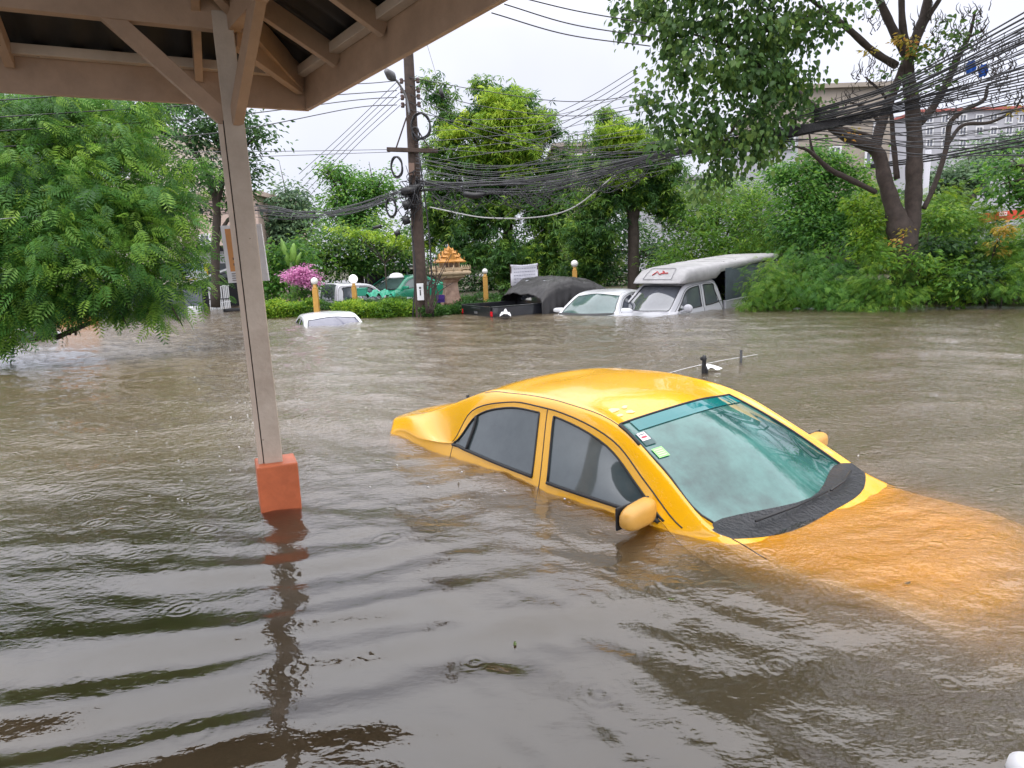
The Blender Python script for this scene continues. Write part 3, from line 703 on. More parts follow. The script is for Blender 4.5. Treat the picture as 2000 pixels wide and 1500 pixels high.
def place_by_screen(left_px, right_px, z, sx, hy):
    """yaw and location so the screen-foot corners (sx, -hy) and (sx, +hy) stand where the photo shows them"""
    a, b = PZ(*left_px, z)[:2], PZ(*right_px, z)[:2]; d = b - a; yaw = math.atan2(d[1], d[0]) - math.pi / 2; c = (a + b) / 2
    return c - sx * np.array([math.cos(yaw), math.sin(yaw)]), yaw, np.linalg.norm(d)
c, yw, wd = place_by_screen((1110, 611), (1200, 611), .035, .80, .67); print('white saloon', c, math.degrees(yw), wd)
W1 = sedan('white_saloon', 'white saloon sunk to its window sills between tarpaulined truck and camper pickup', (c[0], c[1], -.935), math.radians(-122), M['wpaint'], M['pglass'], M['dglass'], False)
q = PZ(660, 640, 0)
W2 = sedan('sunken_saloon', 'small white car with only its roof and window tops above water, by the hedge', (q[0] - .45, q[1] + 1.2, -1.215), math.radians(-66), M['wpaint'], M['lglass'], M['dglass'], False)
q = PX(776, 575, 26)
W3 = sedan('green_saloon', 'green and white taxi behind the trimmed hedge left of utility pole', (q[0], q[1], -.53), math.radians(-122), M['gpaint'], M['pglass'], M['pglass'], False)

PK = [
 [(2.72,0,.72),(2.66,.50,.72),(2.58,.66,.70),(2.50,.76,.66),(2.46,.80,.60),(2.44,.81,.56),(2.44,.82,.5),(2.44,.82,.45),(2.44,.80,.4)],
 [(2.62,0,.97),(2.56,.52,.97),(2.48,.70,.94),(2.38,.81,.86),(2.34,.84,.80),(2.32,.85,.74),(2.32,.86,.6),(2.32,.86,.5),(2.32,.82,.4)],
 [(1.95,0,1.065),(1.93,.55,1.065),(1.9,.73,1.04),(1.86,.82,.97),(1.84,.855,.92),(1.83,.865,.84),(1.83,.87,.7),(1.83,.87,.55),(1.83,.83,.4)],
 [(1.38,0,1.09),(1.33,.56,1.095),(1.28,.72,1.09),(1.18,.80,1.06),(1.12,.84,1.02),(1.1,.85,.95),(1.1,.87,.8),(1.1,.87,.6),(1.1,.82,.4)],
 [(1.28,0,1.105),(1.17,.66,1.11),(1.20,.73,1.105),(1.07,.79,1.09),(.98,.81,1.10),(.96,.815,1.09),(.96,.87,.92),(.96,.87,.6),(.96,.82,.4)],
 [(.95,0,1.36),(.84,.62,1.34),(.88,.68,1.34),(.80,.73,1.28),(.76,.745,1.24),(.75,.82,1.10),(.75,.87,.92),(.75,.87,.6),(.75,.82,.4)],
 [(.58,0,1.62),(.50,.56,1.60),(.54,.63,1.60),(.52,.69,1.54),(.50,.70,1.50),(.49,.825,1.105),(.49,.87,.92),(.49,.87,.6),(.49,.82,.4)],
 [(.10,0,1.705),(.10,.55,1.69),(.10,.63,1.675),(.05,.69,1.615),(.04,.70,1.58),(.10,.825,1.11),(.10,.87,.92),(.10,.87,.6),(.10,.82,.4)],
 [(.0,0,1.71),(.0,.55,1.695),(.0,.63,1.68),(-.03,.69,1.62),(-.03,.70,1.585),(.02,.825,1.11),(.02,.87,.92),(.02,.87,.6),(.02,.82,.4)],
 [(-.1,0,1.71),(-.1,.55,1.695),(-.1,.63,1.68),(-.12,.69,1.62),(-.13,.70,1.585),(-.07,.825,1.11),(-.07,.87,.92),(-.07,.87,.6),(-.07,.82,.4)],
 [(-.4,0,1.705),(-.4,.55,1.69),(-.4,.63,1.675),(-.4,.69,1.61),(-.40,.70,1.575),(-.36,.825,1.12),(-.36,.87,.92),(-.36,.87,.6),(-.36,.82,.4)],
 [(-.66,0,1.69),(-.66,.54,1.675),(-.64,.62,1.655),(-.64,.69,1.585),(-.56,.705,1.54),(-.60,.82,1.14),(-.60,.87,.92),(-.60,.87,.6),(-.60,.82,.4)],
 [(-.80,0,1.16),(-.80,.58,1.16),(-.79,.70,1.16),(-.76,.80,1.145),(-.63,.815,1.15),(-.62,.825,1.12),(-.70,.87,.92),(-.70,.87,.6),(-.70,.82,.4)],
 [(-.82,0,.45),(-.82,.58,.45),(-.82,.70,.45),(-.80,.80,.45),(-.79,.82,.45),(-.78,.82,.45),(-.78,.86,.42),(-.78,.86,.41),(-.78,.82,.4)],
]
PKS = Shell(PK)
def pickup(name, label, loc, yaw, pt, glass, cab=True, group=None, bed=True, tail=True):
    S = PKS; t = thing(name, label, 'pickup truck', loc, yaw, group); bk = M['rubber']
    if True:
        body = S.cells(6, 11, 0, 2, 0)
        for s_ in (-1, 1):
            body += S.cells(4, 6, 1, 2, s_) + S.cells(11, 12, 1, 2, s_) + S.cells(3, 13, 2, 3, s_) + S.cells(0, 3, 2, 3, s_) + S.cells(0, 4, 3, 8, s_) + S.cells(12, 13, 3, 8, s_)
        body += S.cells(12, 13, 0, 2, 0) + S.cells(3, 4, 0, 2, 0)
        S.part('cab', body, pt, t); S.part('hood', S.cells(0, 3, 0, 2, 0), pt, t)
        S.part('windscreen', S.cells(4, 6, 0, 1, 0), glass, t, -.003); S.part('rear_window', S.cells(11, 12, 0, 1, 0), glass, t, -.003)
        for s_ in (-1, 1):
            fd = S.part('door', S.cells(4, 8, 3, 4, s_) + S.cells(7, 8, 4, 5, s_) + S.cells(4, 8, 5, 8, s_), pt, t)
            rd = S.part('rear_quarter', S.cells(8, 12, 3, 4, s_) + S.cells(8, 9, 4, 5, s_) + S.cells(11, 12, 4, 5, s_) + S.cells(8, 12, 5, 8, s_), pt, t)
            S.part('side_window', S.cells(4, 7, 4, 5, s_), glass, fd, -.004); S.part('side_window', S.cells(9, 11, 4, 5, s_), glass, rd, -.004)
            for dr, s0, s1 in ((fd, 4, 7), (rd, 9, 11)):
                mb = MB(); mb.tube(S.line(s0, s1, 4, s_, .001), .013, 5); mb.tube(S.line(s0, s1, 5, s_, .003), .013, 5); mb.tube(S.cross(s1, 4, 5, s_, .001), .013, 5)
                if s0 == 9: mb.tube(S.cross(9, 4, 5, s_, .001), .013, 5)
                mb.build('window_seal', bk, dr, world=False)
            mb = MB(); mb.tube(S.line(4, 12, 3, s_, 0), .006, 5); mb.tube(S.cross(8, 3, 8, s_, 0), .006, 5); mb.tube(S.cross(12, 3, 8, s_, 0), .008, 5); mb.build('door_gap', bk, t, world=False)
            mb = MB(); mb.sphere((.86, s_ * 1.0, 1.15), .13, 8, (.45, .95, .75)); mb.beam((.86, s_ * .82, 1.08), (.86, s_ * .92, 1.11), .05, .04); mb.build('wing_mirror', pt, t, world=False)
        mb = MB(); mb.tube(S.line(4, 6, 1, 1, .001), .014, 5); mb.tube(S.line(4, 6, 1, -1, .001), .014, 5); mb.tube(S.cross(6, 1, 0, -1, .001) + S.cross(6, 0, 1, 1, .001)[1:], .016, 5)
        mb.tube(S.cross(4, 1, 0, -1, .001) + S.cross(4, 0, 1, 1, .001)[1:], .012, 5); mb.build('windscreen_seal', bk, t, world=False)
        mb = MB(); mb.tube([(1.12, -.3, 1.13), (.72, -.05, 1.50)], .009, 5); mb.build('wiper', bk, t, world=False)
    if bed:
        for s_ in (-1, 1):
            mb = MB(); mb.box((-1.64, s_ * .825, .80), (1.62, .07, .62)); mb.box((-1.64, s_ * .825, 1.122), (1.64, .09, .025)); o = mb.build('bed_side', pt, t, world=False, bevel=.012)
            mb = MB(); mb.box((-2.462, s_ * .80, .95), (.02, .10, .12)); mb.build('tail_light', mat('red_lamp_lens', (.5, .01, .02), .15) if 'lens' not in M else M['lens'], t, world=False, bevel=.008)
        mb = MB(); mb.box((-2.44, 0, .82), (.05, 1.50, .60)); mb.box((-2.468, 0, 1.05), (.012, .5, .05)); o = mb.build('tailgate', pt, t, world=False, bevel=.01)
        mb = MB(); mb.box((-2.475, 0, .95), (.012, .16, .05)); mb.build('handle', M['metal'], o, world=False, bevel=.004)
        mb = MB(); mb.box((-1.64, 0, .66), (1.60, 1.6, .04)); mb.build('bed_floor', bk, t, world=False)
    for s_ in (-1, 1):
        for x in (1.75, -1.35):
            mb = MB(); mb.tube([(x, s_ * .64, .34), (x, s_ * .85, .34)], .34, 20); mb.build('wheel', bk, t, world=False)
    return t
M['lens'] = mat('red_lamp_lens', (.55, .01, .02), .15)

# camper pickup
c, yw, wd = place_by_screen((1240, 607), (1338, 606), .08, 1.17, .66); print('camper', c, math.degrees(yw), wd)
CYAW = math.radians(-141)
CP1 = pickup('camper_pickup', 'silver pickup with white camper shell half under water beside the bushes', (c[0] + .30, c[1], -.985), CYAW, M['spaint'], M['dglass']); CP1.rotation_euler = (0, .048, CYAW)
def camper_shell(t):
    wh = mat('weathered_fibreglass', (.47, .46, .47), .5, noise=.30, nscale=3)
    st = []  # cross-sections x, half width, z base, z top (the shell swells over the cab and runs back behind it)
    for x, hw, zb, zt in ((.76, .60, 1.70, 1.71), (.73, .69, 1.69, 1.74), (.60, .74, 1.685, 1.87), (.40, .76, 1.69, 2.015), (.1, .77, 1.69, 2.05), (-.55, .79, 1.71, 2.065), (-.72, .81, 1.84, 2.075), (-1.6, .83, 1.90, 2.09), (-2.4, .84, 1.94, 2.11), (-3.2, .84, 1.98, 2.12), (-3.32, .83, 1.99, 2.11), (-3.35, .80, 2.0, 2.08)):
        sec = []
        for k in range(17):
            th_ = math.pi * k / 16; cx, sx = math.cos(th_), math.sin(th_)
            sec.append((x, hw * math.copysign(abs(cx) ** .30, cx), zb + (zt - zb) * abs(sx) ** .42))
        st.append(sec)
    n = 17; vs = [p for s_ in st for p in s_]; fs = [(i * n + j, (i + 1) * n + j, (i + 1) * n + j + 1, i * n + j + 1) for i in range(len(st) - 1) for j in range(n - 1)]
    fs += [tuple(range(n)), tuple((len(st) - 1) * n + j for j in range(n))[::-1]] + [(i * n, i * n + n - 1, (i + 1) * n + n - 1, (i + 1) * n) for i in range(len(st) - 1)]
    mb = MB(); mb.add(vs, fs, True); sh = mb.build('camper_shell', wh, t, world=False)
    for k in range(5):                                               # roof ribs
        mb = MB(); x = -1.0 - .5 * k; mb.tube([(x, y, 2.078 + .017 * abs(x + 1) - .03 * (abs(y) / .8) ** 4) for y in np.linspace(-.72, .72, 9)], .014, 5); mb.build('rib', wh, sh, world=False)
    mb = MB()
    for sy in (-1, 1): mb.box((-2.05, sy * .81, 1.52), (2.3, .02, .78))
    mb.box((-3.2, 0, 1.54), (.02, 1.6, .82)); mb.build('side_curtain', mat('grey_blue_canvas', (.10, .125, .15), .7, noise=.35, nscale=4, bump=.3), t, world=False)
    for x in (-.88, -3.18):
        for sy in (-1, 1):
            mb = MB(); mb.beam((x, sy * .82, 1.10), (x, sy * .82, 1.92), .05, .05); mb.build('canopy_post', wh, t, world=False)
    # outlined badge with a red mark on the slope over the cab
    bd = mat('badge_outline', (.25, .25, .27), .5); rd = mat('badge_red', (.55, .06, .06), .5)
    def sp(u, v): x = .70 - .30 * v; return np.array([x, u, float(np.interp(x, [.40, .60, .73], [2.015, 1.87, 1.74])) + .02])
    mb = MB()
    for a, b in (((-.42, .0), (.42, .0)), ((.42, 0), (.36, .95)), ((.36, .95), (-.36, .95)), ((-.36, .95), (-.42, 0))): mb.tube([sp(*a), sp((a[0] + b[0]) / 2, (a[1] + b[1]) / 2), sp(*b)], .007, 4)
    bo = mb.build('badge', bd, sh, world=False)
    mb = MB()
    for pts in (((-.20, .3), (-.12, .65), (-.02, .4)), ((.0, .35), (.10, .62), (.02, .7)), ((.05, .45), (.22, .5))): mb.tube([sp(*p) for p in pts], .013, 5)
    mb.build('badge_mark', rd, bo, world=False)
camper_shell(CP1)

# black truck under tarpaulin
BY = math.radians(30)
P_ = PZ(962, 619, 0); cyv, syv = math.cos(BY), math.sin(BY); lx, ly = -2.45, -.83
loc = (P_[0] - (cyv * lx - syv * ly), P_[1] - (syv * lx + cyv * ly), -.885)
BT = pickup('black_pickup', 'black pickup with open bed sunk to its rails, cab under a tarpaulin', loc, BY, M['bpaint'], M['dglass'])
def tarp(t):
    # one draped sheet: rows run along the truck, columns over it
    nx, ny = 110, 90; vs = []
    for i in range(nx + 1):
        x = -1.15 + 3.55 * i / nx
        top_ = np.interp(x, [-1.15, -.95, -.6, 0, .5, .95, 1.25, 1.9, 2.3, 2.4], [1.30, 1.50, 1.70, 1.73, 1.66, 1.44, 1.30, 1.18, 1.05, .85])
        for j in range(ny + 1):
            v = -1 + 2 * j / ny; y = 1.02 * math.copysign(min(abs(v) * 1.45, 1) ** .9, v)
            dr = max(0, abs(v) - .62) / .38; z = top_ - .10 * min(abs(v) / .62, 1) ** 3 - dr * (top_ - .72)
            wr = .035 * math.sin(7 * x + 5 * v + 2 * math.sin(4 * v)) + .040 * abs(math.sin(9 * x - 6 * v + math.sin(5 * x))) + .030 * abs(math.sin(13 * v + 4 * x)) * (.4 + dr) - .08 * max(0, math.sin(3.1 * x + 1.0)) ** 4 + .05 * abs(math.sin(6.3 * x + 3.1 * v + 1.7 * math.sin(3 * v + x))) + .022 * abs(math.sin(23 * x - 9 * v + 3 * math.sin(7 * v))) + .02 * abs(math.sin(19 * v + 11 * x))
            wr *= .45 + .5 * dr
            y += math.copysign(dr * (.05 + .05 * abs(math.sin(9 * x + 1.5 * math.sin(3 * x))) + .02 * math.sin(31 * x)), v); z += wr * (1 - .4 * dr)
            if x < -.8: z += .0
            vs.append((x + .02 * math.sin(9 * v), y, z))
    m_ = ny + 1; fs = [(i * m_ + j, (i + 1) * m_ + j, (i + 1) * m_ + j + 1, i * m_ + j + 1) for i in range(nx) for j in range(ny)]
    b = MB(); b.add(vs, fs, True); vs_ = np.array(b.v)
    c_, s_ = math.cos(BY), math.sin(BY); W = np.stack([loc[0] + c_ * vs_[:, 0] - s_ * vs_[:, 1], loc[1] + s_ * vs_[:, 0] + c_ * vs_[:, 1], loc[2] + vs_[:, 2]], 1)
    b.v = [tuple(q) for q in W]
    o = top(b, 'tarpaulin', mat('dark_grey_tarpaulin', (.032, .030, .032), .5, noise=.35, nscale=5, bump=.5, bscale=14), 'crumpled dark grey tarpaulin draped over the black truck', 'tarpaulin')
    md = o.modifiers.new('thick', 'SOLIDIFY'); md.thickness = .006
tarp(BT)
mb = MB()
vs = []
for i in range(10):
    for j in range(6):
        a, b2 = i / 9, j / 5; p = PZ(976 + 22 * a, 616 - 4 * b2, .10); vs.append((p[0], p[1] + .25 * b2, .07 + .06 * math.sin(a * 9) * math.sin(b2 * 5) + .07 * math.sin(math.pi * a)))
mb.add(vs, [(i * 6 + j, (i + 1) * 6 + j, (i + 1) * 6 + j + 1, i * 6 + j + 1) for i in range(9) for j in range(5)], True)
top(mb, 'plastic_bag', M['white'], 'crumpled white plastic bag floating against the black truck bed', 'plastic bag')

q = PX(688, 575, 22.6)
PK3 = pickup('silver_pickup', 'silver pickup seen from behind, past the gap in the hedge beside two globe lamps', (q[0] - .1, q[1], -.92), math.radians(38), M['spaint'], M['dglass'])

# ================================================================== UTILITY POLE
UY = 17.2
def build_pole():
    b = PX(822, 618, UY); tp = PX(786, 60, UY)
    t = thing('utility_pole', 'tall weathered utility pole draped with coiled cables at the flooded roadside', 'utility pole', (b[0], b[1], -.93))
    b0 = np.array([b[0] + .02, UY, -.93]); t0 = np.array([tp[0] + .12, UY, tp[2] + 1.0])
    d = t0 - b0; mb = MB(); n = 14
    for i in range(n):
        pass
    mb.tube([b0 + d * k / n for k in range(n + 1)], [.18 - .07 * k / n for k in range(n + 1)], 8); mb.build('pole', M['pole'], t)
    at = lambda py: np.array([np.interp(PX(800, py, UY)[2], [b0[2], t0[2]], [b0[0], t0[0]]), UY, PX(800, py, UY)[2]])
    c = at(295); mb = MB(); mb.beam(c + [-.62, -.17, .03], c + [.62, -.17, -.05], .09, .10); ca = mb.build('crossarm', M['pole'], t, bevel=.01)
    for s_ in (-1, 1): mb = MB(); mb.beam(c + [s_ * .1, -.15, .75 if s_ < 0 else .55], c + [s_ * .42, -.15, .0], .03, .03); mb.build('crossarm_brace', M['pole'], t)
    por = mat('brown_insulator', (.10, .06, .05), .3)
    for py in (158, 177, 190, 205):
        c = at(py)
        for s_ in (-1, 1): mb = MB(); mb.lathe(c + [s_ * .20, -.02, -.06], [(.001, 0), (.04, .0), (.05, .03), (.03, .06), (.05, .09), (.035, .12), (.001, .12)], 8); mb.beam(c + [s_ * .10, -.02, 0], c + [s_ * .2, -.02, 0], .03, .03); mb.build('insulator', por, t)
    def coil(px, py, rx, ry, turns, name='cable_coil', rz=0.0):
        cc = PX(px, py, UY - .25); k = UY / F; pts = []
        for i in range(int(turns * 22)):
            a = 2 * math.pi * i / 22; e_ = 1 + .05 * math.sin(i * .7); pts.append(cc + np.array([rx * k * e_ * math.cos(a), .05 * math.sin(i * .37), ry * k * e_ * math.sin(a) + .02 * math.sin(i * .21)]))
        mb = MB(); mb.tube(pts, .016, 5); mb.build(name, M['cable'], t)
    coil(822, 246, 17, 22, 5); coil(775, 326, 10, 18, 4); coil(764, 405, 9, 17, 4); coil(812, 262, 6, 12, 2)
    # splice boxes and hanging clutter
    for (px, py, w_, h_) in ((737, 443, 16, 8), (776, 455, 9, 12), (800, 372, 30, 20), (795, 400, 14, 22), (793, 430, 12, 20), (812, 365, 22, 14)):
        cc = PX(px, py, UY - .3); k = UY / F; mb = MB(); mb.tube([cc - [w_ * k / 2, 0, .03], cc + [w_ * k / 2, 0, .02]], h_ * k / 2.6, 8); mb.build('splice_box', M['black'], t)
    mb = MB(); rr = np.random.default_rng(3)
    for i in range(46):
        a = PX(806 + rr.normal(0, 9), 372 + rr.normal(0, 14), UY - .24); b_ = PX(795 + rr.normal(0, 13), 405 + rr.normal(0, 38), UY - .24); m_ = (a + b_) / 2 + rr.normal(0, .12, 3)
        mb.tube(smoothline([a, m_, b_], 4), .010, 4)
    mb.build('loose_cable', M['cable'], t)
    for (px0, px1, y0, y1) in ((803, 806, 440, 620), (818, 846, 300, 618)):
        mb = MB(); pts = [PX(px0, y0, UY - .24), PX((px0 + px1) / 2 + 6, (y0 + y1) / 2, UY - .26), PX(px1, y1, UY - .24)]; mb.tube(smoothline(pts, 6), .02, 5); mb.build('down_cable', M['cable'], t)
    cc = PX(821, 570, UY - .26); mb = MB(); mb.box(cc, (.17, .02, .42)); sg = mb.build('plate', M['white'], t, bevel=.004)
    mb = MB(); mb.box(cc + [0, -.013, .10], (.05, .006, .05)); mb.box(cc + [0, -.013, -.02], (.03, .006, .14)); mb.build('plate_marking', M['rubber'], sg)
    cc = PX(804, 330, UY - .2); mb = MB(); mb.box(cc, (.14, .02, .28)); mb.build('plate', mat('rusty_plate', (.2, .13, .10), .8), t)
    # street lamp arm and head
    a = PX(800, 225, UY - .2); b_ = PX(766, 150, UY - .7); mb = MB(); mb.tube(smoothline([a, PX(793, 190, UY - .25), PX(778, 162, UY - .5), b_], 5), .028, 6); ar = mb.build('lamp_arm', M['metal'], t)
    h0, h1 = PX(771, 156, UY - .65), PX(754, 138, UY - .95)
    mb = MB(); S = smoothline([list(h0) + [.04], list(h0 * .6 + h1 * .4) + [.11], list(h1) + [.06]], 4); mb.tube(S[:, :3], list(S[:, 3]), 8); mb.build('lamp_head', mat('grey_lamp_head', (.12, .12, .13), .5), t)
    # leafless climbing stems at its foot
    return t
build_pole()
mb = MB(); rr = np.random.default_rng(9)
for i in range(14):
    p0 = PX(838 + rr.uniform(-6, 6), 612, UY - .35); p1 = PX(842 + rr.uniform(-14, 18), 560 + rr.uniform(-10, 15), UY - .4); p2 = PX(846 + rr.uniform(-18, 40), 520 + rr.uniform(-30, 40), UY - .45)
    mb.tube(smoothline([p0, p1, p2], 4), [.022 - .0018 * k for k in range(9)], 5)
top(mb, 'bare_shrub', M['bark'], 'leafless twiggy shrub growing at the foot of the utility pole', 'shrub')

# ================================================================== LAMP POSTS, BANNER, SPIRIT HOUSE, MARKERS
M['ochre'] = mat('ochre_paint', (.62, .34, .075), .55, noise=.2, nscale=6)
def lamp_post(px, py_g, Y, r_px, label, lit=False, first=[None]):
    g = PX(px, py_g, Y); k = Y / F; r = r_px * k
    t = thing('lamp_post', label, 'lamp post', (g[0] + .02, Y, -.93), 0, 'globe lamps along the hedge')
    mb = MB(); w_ = .075; h = g[2] - r - .10 + .93
    mb.add([(g[0] + sx * w_ * (1 - .12 * k_), Y + sy * w_ * (1 - .12 * k_), -.93 + h * k_) for k_ in (0, 1) for sx, sy in ((-1, -1), (1, -1), (1, 1), (-1, 1))], [(0, 3, 2, 1), (4, 5, 6, 7), (0, 1, 5, 4), (1, 2, 6, 5), (2, 3, 7, 6), (3, 0, 4, 7)])
    mb.build('post', M['ochre'], t, bevel=.008)
    mb = MB(); mb.lathe((g[0], Y, g[2] - r - .105), [(.06, 0), (.07, .03), (.045, .06), (.05, .115), (.001, .115)], 12); mb.build('collar', M['ochre'], t)
    m = M['globe_lit'] if lit else M['globe']; mb = MB(); mb.sphere(g, r, 10); mb.build('globe', m, t)
M['globe'] = mat('opal_globe', (.80, .79, .76), .25, coat=.5)
M['globe_lit'] = mat('lit_opal_globe', (.85, .85, .83), .25, coat=.5)
b_ = M['globe_lit'].node_tree.nodes['Principled BSDF']; b_.inputs['Emission Color'].default_value = (1, .98, .95, 1); b_.inputs['Emission Strength'].default_value = .9
lamp_post(614, 549, 18.0, 7, 'globe lamp post left of the hedge gap, in front of the pink flowers')
lamp_post(690, 545, 20.5, 8.5, 'globe lamp post with glowing globe in front of the silver pickup', True)
lamp_post(947, 530, 19.5, 5.5, 'globe lamp post right of the golden spirit house')
lamp_post(1122, 515, 20.0, 7, 'globe lamp post behind the tarpaulined truck')

def build_banner():
    Y = 20.0; q = [PX(997, 517, Y), PX(1050, 514, Y), PX(1051, 556, Y), PX(998, 561, Y)]
    t = thing('banner', 'sagging white cloth banner with grey writing strung above tarpaulined truck', 'banner', (q[3] + q[2]) / 2)
    n = 14; vs = []
    for i in range(n + 1):
        for j in range(n + 1):
            u, v = i / n, j / n; p = (q[0] * (1 - u) + q[1] * u) * (1 - v) + (q[3] * (1 - u) + q[2] * u) * v
            vs.append(p + [0, .03 * math.sin(u * 11) * v + .02 * math.sin(v * 7), -.03 * math.sin(math.pi * u) * (1 - v)])
    mb = MB(); mb.add(vs, [(i * (n + 1) + j, i * (n + 1) + j + 1, (i + 1) * (n + 1) + j + 1, (i + 1) * (n + 1) + j) for i in range(n) for j in range(n)], True)
    o = mb.build('cloth', mat('white_banner_cloth', (.66, .66, .74), .8, noise=.12), t); md = o.modifiers.new('thick', 'SOLIDIFY'); md.thickness = .004
    mt = mat('grey_banner_print', (.30, .30, .37), .8); rr = np.random.default_rng(2)
    for r_ in range(5):
        v = .2 + .15 * r_; u = .12
        mb = MB()
        while u < .86:
            w_ = rr.uniform(.03, .09); p = (q[0] * (1 - u - w_ / 2) + q[1] * (u + w_ / 2)) * (1 - v) + (q[3] * (1 - u - w_ / 2) + q[2] * (u + w_ / 2)) * v
            mb.box(p + [0, -.045, 0], (w_ * .8, .004, .028)); u += w_ + .02
        mb.build('text_line', mt, o)
    for p, lab in ((q[0], 0), (q[1], 1)):
        mb = MB(); mb.beam((p[0], Y + .03, -.5), (p[0], Y + .03, p[2]), .04, .04, up=(0, 1, 0)); mb.build('stake', M['pole'], t)
build_banner()

def build_spirit():
    Y = 18.6; k = Y / F; c = PX(880, 560, Y)
    t = thing('spirit_house', 'golden roofed spirit house on a veined marble pedestal behind hedge', 'spirit house', (c[0], Y, PX(880, 600, Y)[2] - .6))
    zz = lambda py: PX(880, py, Y)[2]
    gold = mat('gilded_roof', (.58, .26, .045), .35, noise=.35, nscale=14, metal=.25, bump=.4, bscale=40); cream = mat('cream_plaster', (.60, .46, .30), .6, noise=.2, nscale=10)
    marble = mat('brown_marble', (.50, .33, .24), .3, nscale=5, col2=(.22, .12, .08)); X = c[0]
    def sq(prof, z0=0, cx=X, cy=Y, rot=math.radians(18)):
        vs = []
        for r, z in prof:
            for j in range(4): a = rot + math.pi / 4 + math.pi / 2 * j; vs.append((cx + r * 1.414 * math.cos(a), cy + r * 1.414 * math.sin(a), z))
        n = len(prof); return vs, [(i * 4 + j, i * 4 + (j + 1) % 4, (i + 1) * 4 + (j + 1) % 4, (i + 1) * 4 + j) for i in range(n - 1) for j in range(4)] + [(3, 2, 1, 0), tuple((n - 1) * 4 + j for j in range(4))]
    mb = MB(); mb.add(*sq([(.25, zz(600) - .6), (.25, zz(590)), (.20, zz(576)), (.17, zz(562)), (.17, zz(552)), (.22, zz(546)), (.29, zz(543))])); mb.build('pedestal', marble, t, bevel=.006)
    mb = MB(); mb.add(*sq([(.30, zz(543) + .002), (.34, zz(541)), (.34, zz(538.5)), (.46, zz(536)), (.48, zz(534)), (.48, zz(531)), (.44, zz(529))])); pf = mb.build('platform', cream, t, bevel=.005)
    rot = math.radians(18); co, so = math.cos(rot), math.sin(rot)
    for i in range(5):
        for e_ in range(4):
            u = -.46 + .23 * i; a, b = ((u, -.46), (.46, u), (-u, .46), (-.46, -u))[e_]
            mb = MB(); mb.lathe((X + co * a - so * b, Y + so * a + co * b, zz(529)), [(.018, -.02), (.02, .05), (.03, .08), (.012, .12), (.001, .16)], 6); mb.build('finial', cream, pf)
    for a, b in ((0, -.46), (0, .46), (.46, 0), (-.46, 0)):
        mb = MB(); mb.box((X + co * a - so * b, Y + so * a + co * b, zz(529) + .055), (.92 if a == 0 else .025, .025 if a == 0 else .92, .025), rot); mb.build('rail', cream, pf)
    mb = MB(); mb.add(*sq([(.30, zz(529)), (.30, zz(526)), (.26, zz(525)), (.26, zz(522))])); mb.build('base_step', cream, t, bevel=.004)
    mb = MB(); mb.add(*sq([(.15, zz(523)), (.15, zz(510))])); mb.build('shrine_wall', mat('shrine_shade', (.30, .22, .17), .7), t)
    for i in range(4):
        for e_ in range(4):
            u = -.22 + .1467 * i
            if i == 3: continue
            a, b = ((u, -.22), (.22, u), (-u, .22), (-.22, -u))[e_]
            mb = MB(); mb.lathe((X + co * a - so * b, Y + so * a + co * b, zz(522)), [(.024, -.01), (.018, .03), (.018, .15), (.026, zz(510) - zz(522))], 6); mb.build('column', cream, t)
    prof = [(.37, zz(513)), (.38, zz(511)), (.26, zz(505)), (.22, zz(503)), (.25, zz(502)), (.17, zz(497)), (.155, zz(496)), (.18, zz(495)), (.10, zz(490)), (.09, zz(489)), (.10, zz(488.5)), (.04, zz(484)), (.012, zz(481)), (.002, zz(474))]
    mb = MB(); mb.add(*sq(prof)); rf = mb.build('roof', gold, t, bevel=.004)
    for tier, (r, z, h) in enumerate(((.33, zz(509), .20), (.24, zz(502), .17), (.17, zz(495), .15))):
        for a, b in ((1, 0), (-1, 0), (0, 1), (0, -1)):
            ca, cb = co * a - so * b, so * a + co * b; tx, ty = -cb, ca; p = np.array([X + ca * (r - .03), Y + cb * (r - .03), z])
            mb = MB(); w_ = r * .62; pts = [p + [tx * -w_, ty * -w_, 0], p + [tx * w_, ty * w_, 0], p + [-ca * .02, -cb * .02, h]]; bk = [q - np.array([ca, cb, 0]) * .03 for q in pts]
            mb.add(pts + bk, [(0, 1, 2), (5, 4, 3), (0, 3, 4, 1), (1, 4, 5, 2), (2, 5, 3, 0)]); mb.build('gable', gold, rf)
        for j in range(4):
            a = rot + math.pi / 4 + math.pi / 2 * j; p = np.array([X + r * 1.38 * math.cos(a), Y + r * 1.38 * math.sin(a), z - .01])
            mb = MB(); mb.tube([p, p + [math.cos(a) * .03, math.sin(a) * .03, .05], p + [math.cos(a) * .02, math.sin(a) * .02, .10]], [.014, .01, .003], 5); mb.build('corner_finial', gold, rf)
build_spirit()
for i, (px, py) in enumerate(((861, 590), (861, 583))):
    c = PX(px, py, 18.2); mb = MB(); s_ = .20
    mb.box(c + [0, 0, .004], (.21, .16, .02)); 
    for k in range(4): mb.box(c + [0, -.075, .022 + .0 + k * .022], (.21, .012, .012))
    for sx in (-1, 1): mb.box(c + [sx * .1, 0, .05], (.012, .16, .09))
    mb.box(c + [0, .075, .05], (.19, .012, .09))
    top(mb, 'crate', mat('purple_plastic', (.07, .03, .22), .4) if i == 0 else bpy.data.materials['purple_plastic'], 'purple plastic crate beside the marble pedestal, ' + ('bottom' if i == 0 else 'top') + ' of its stack', 'crate')

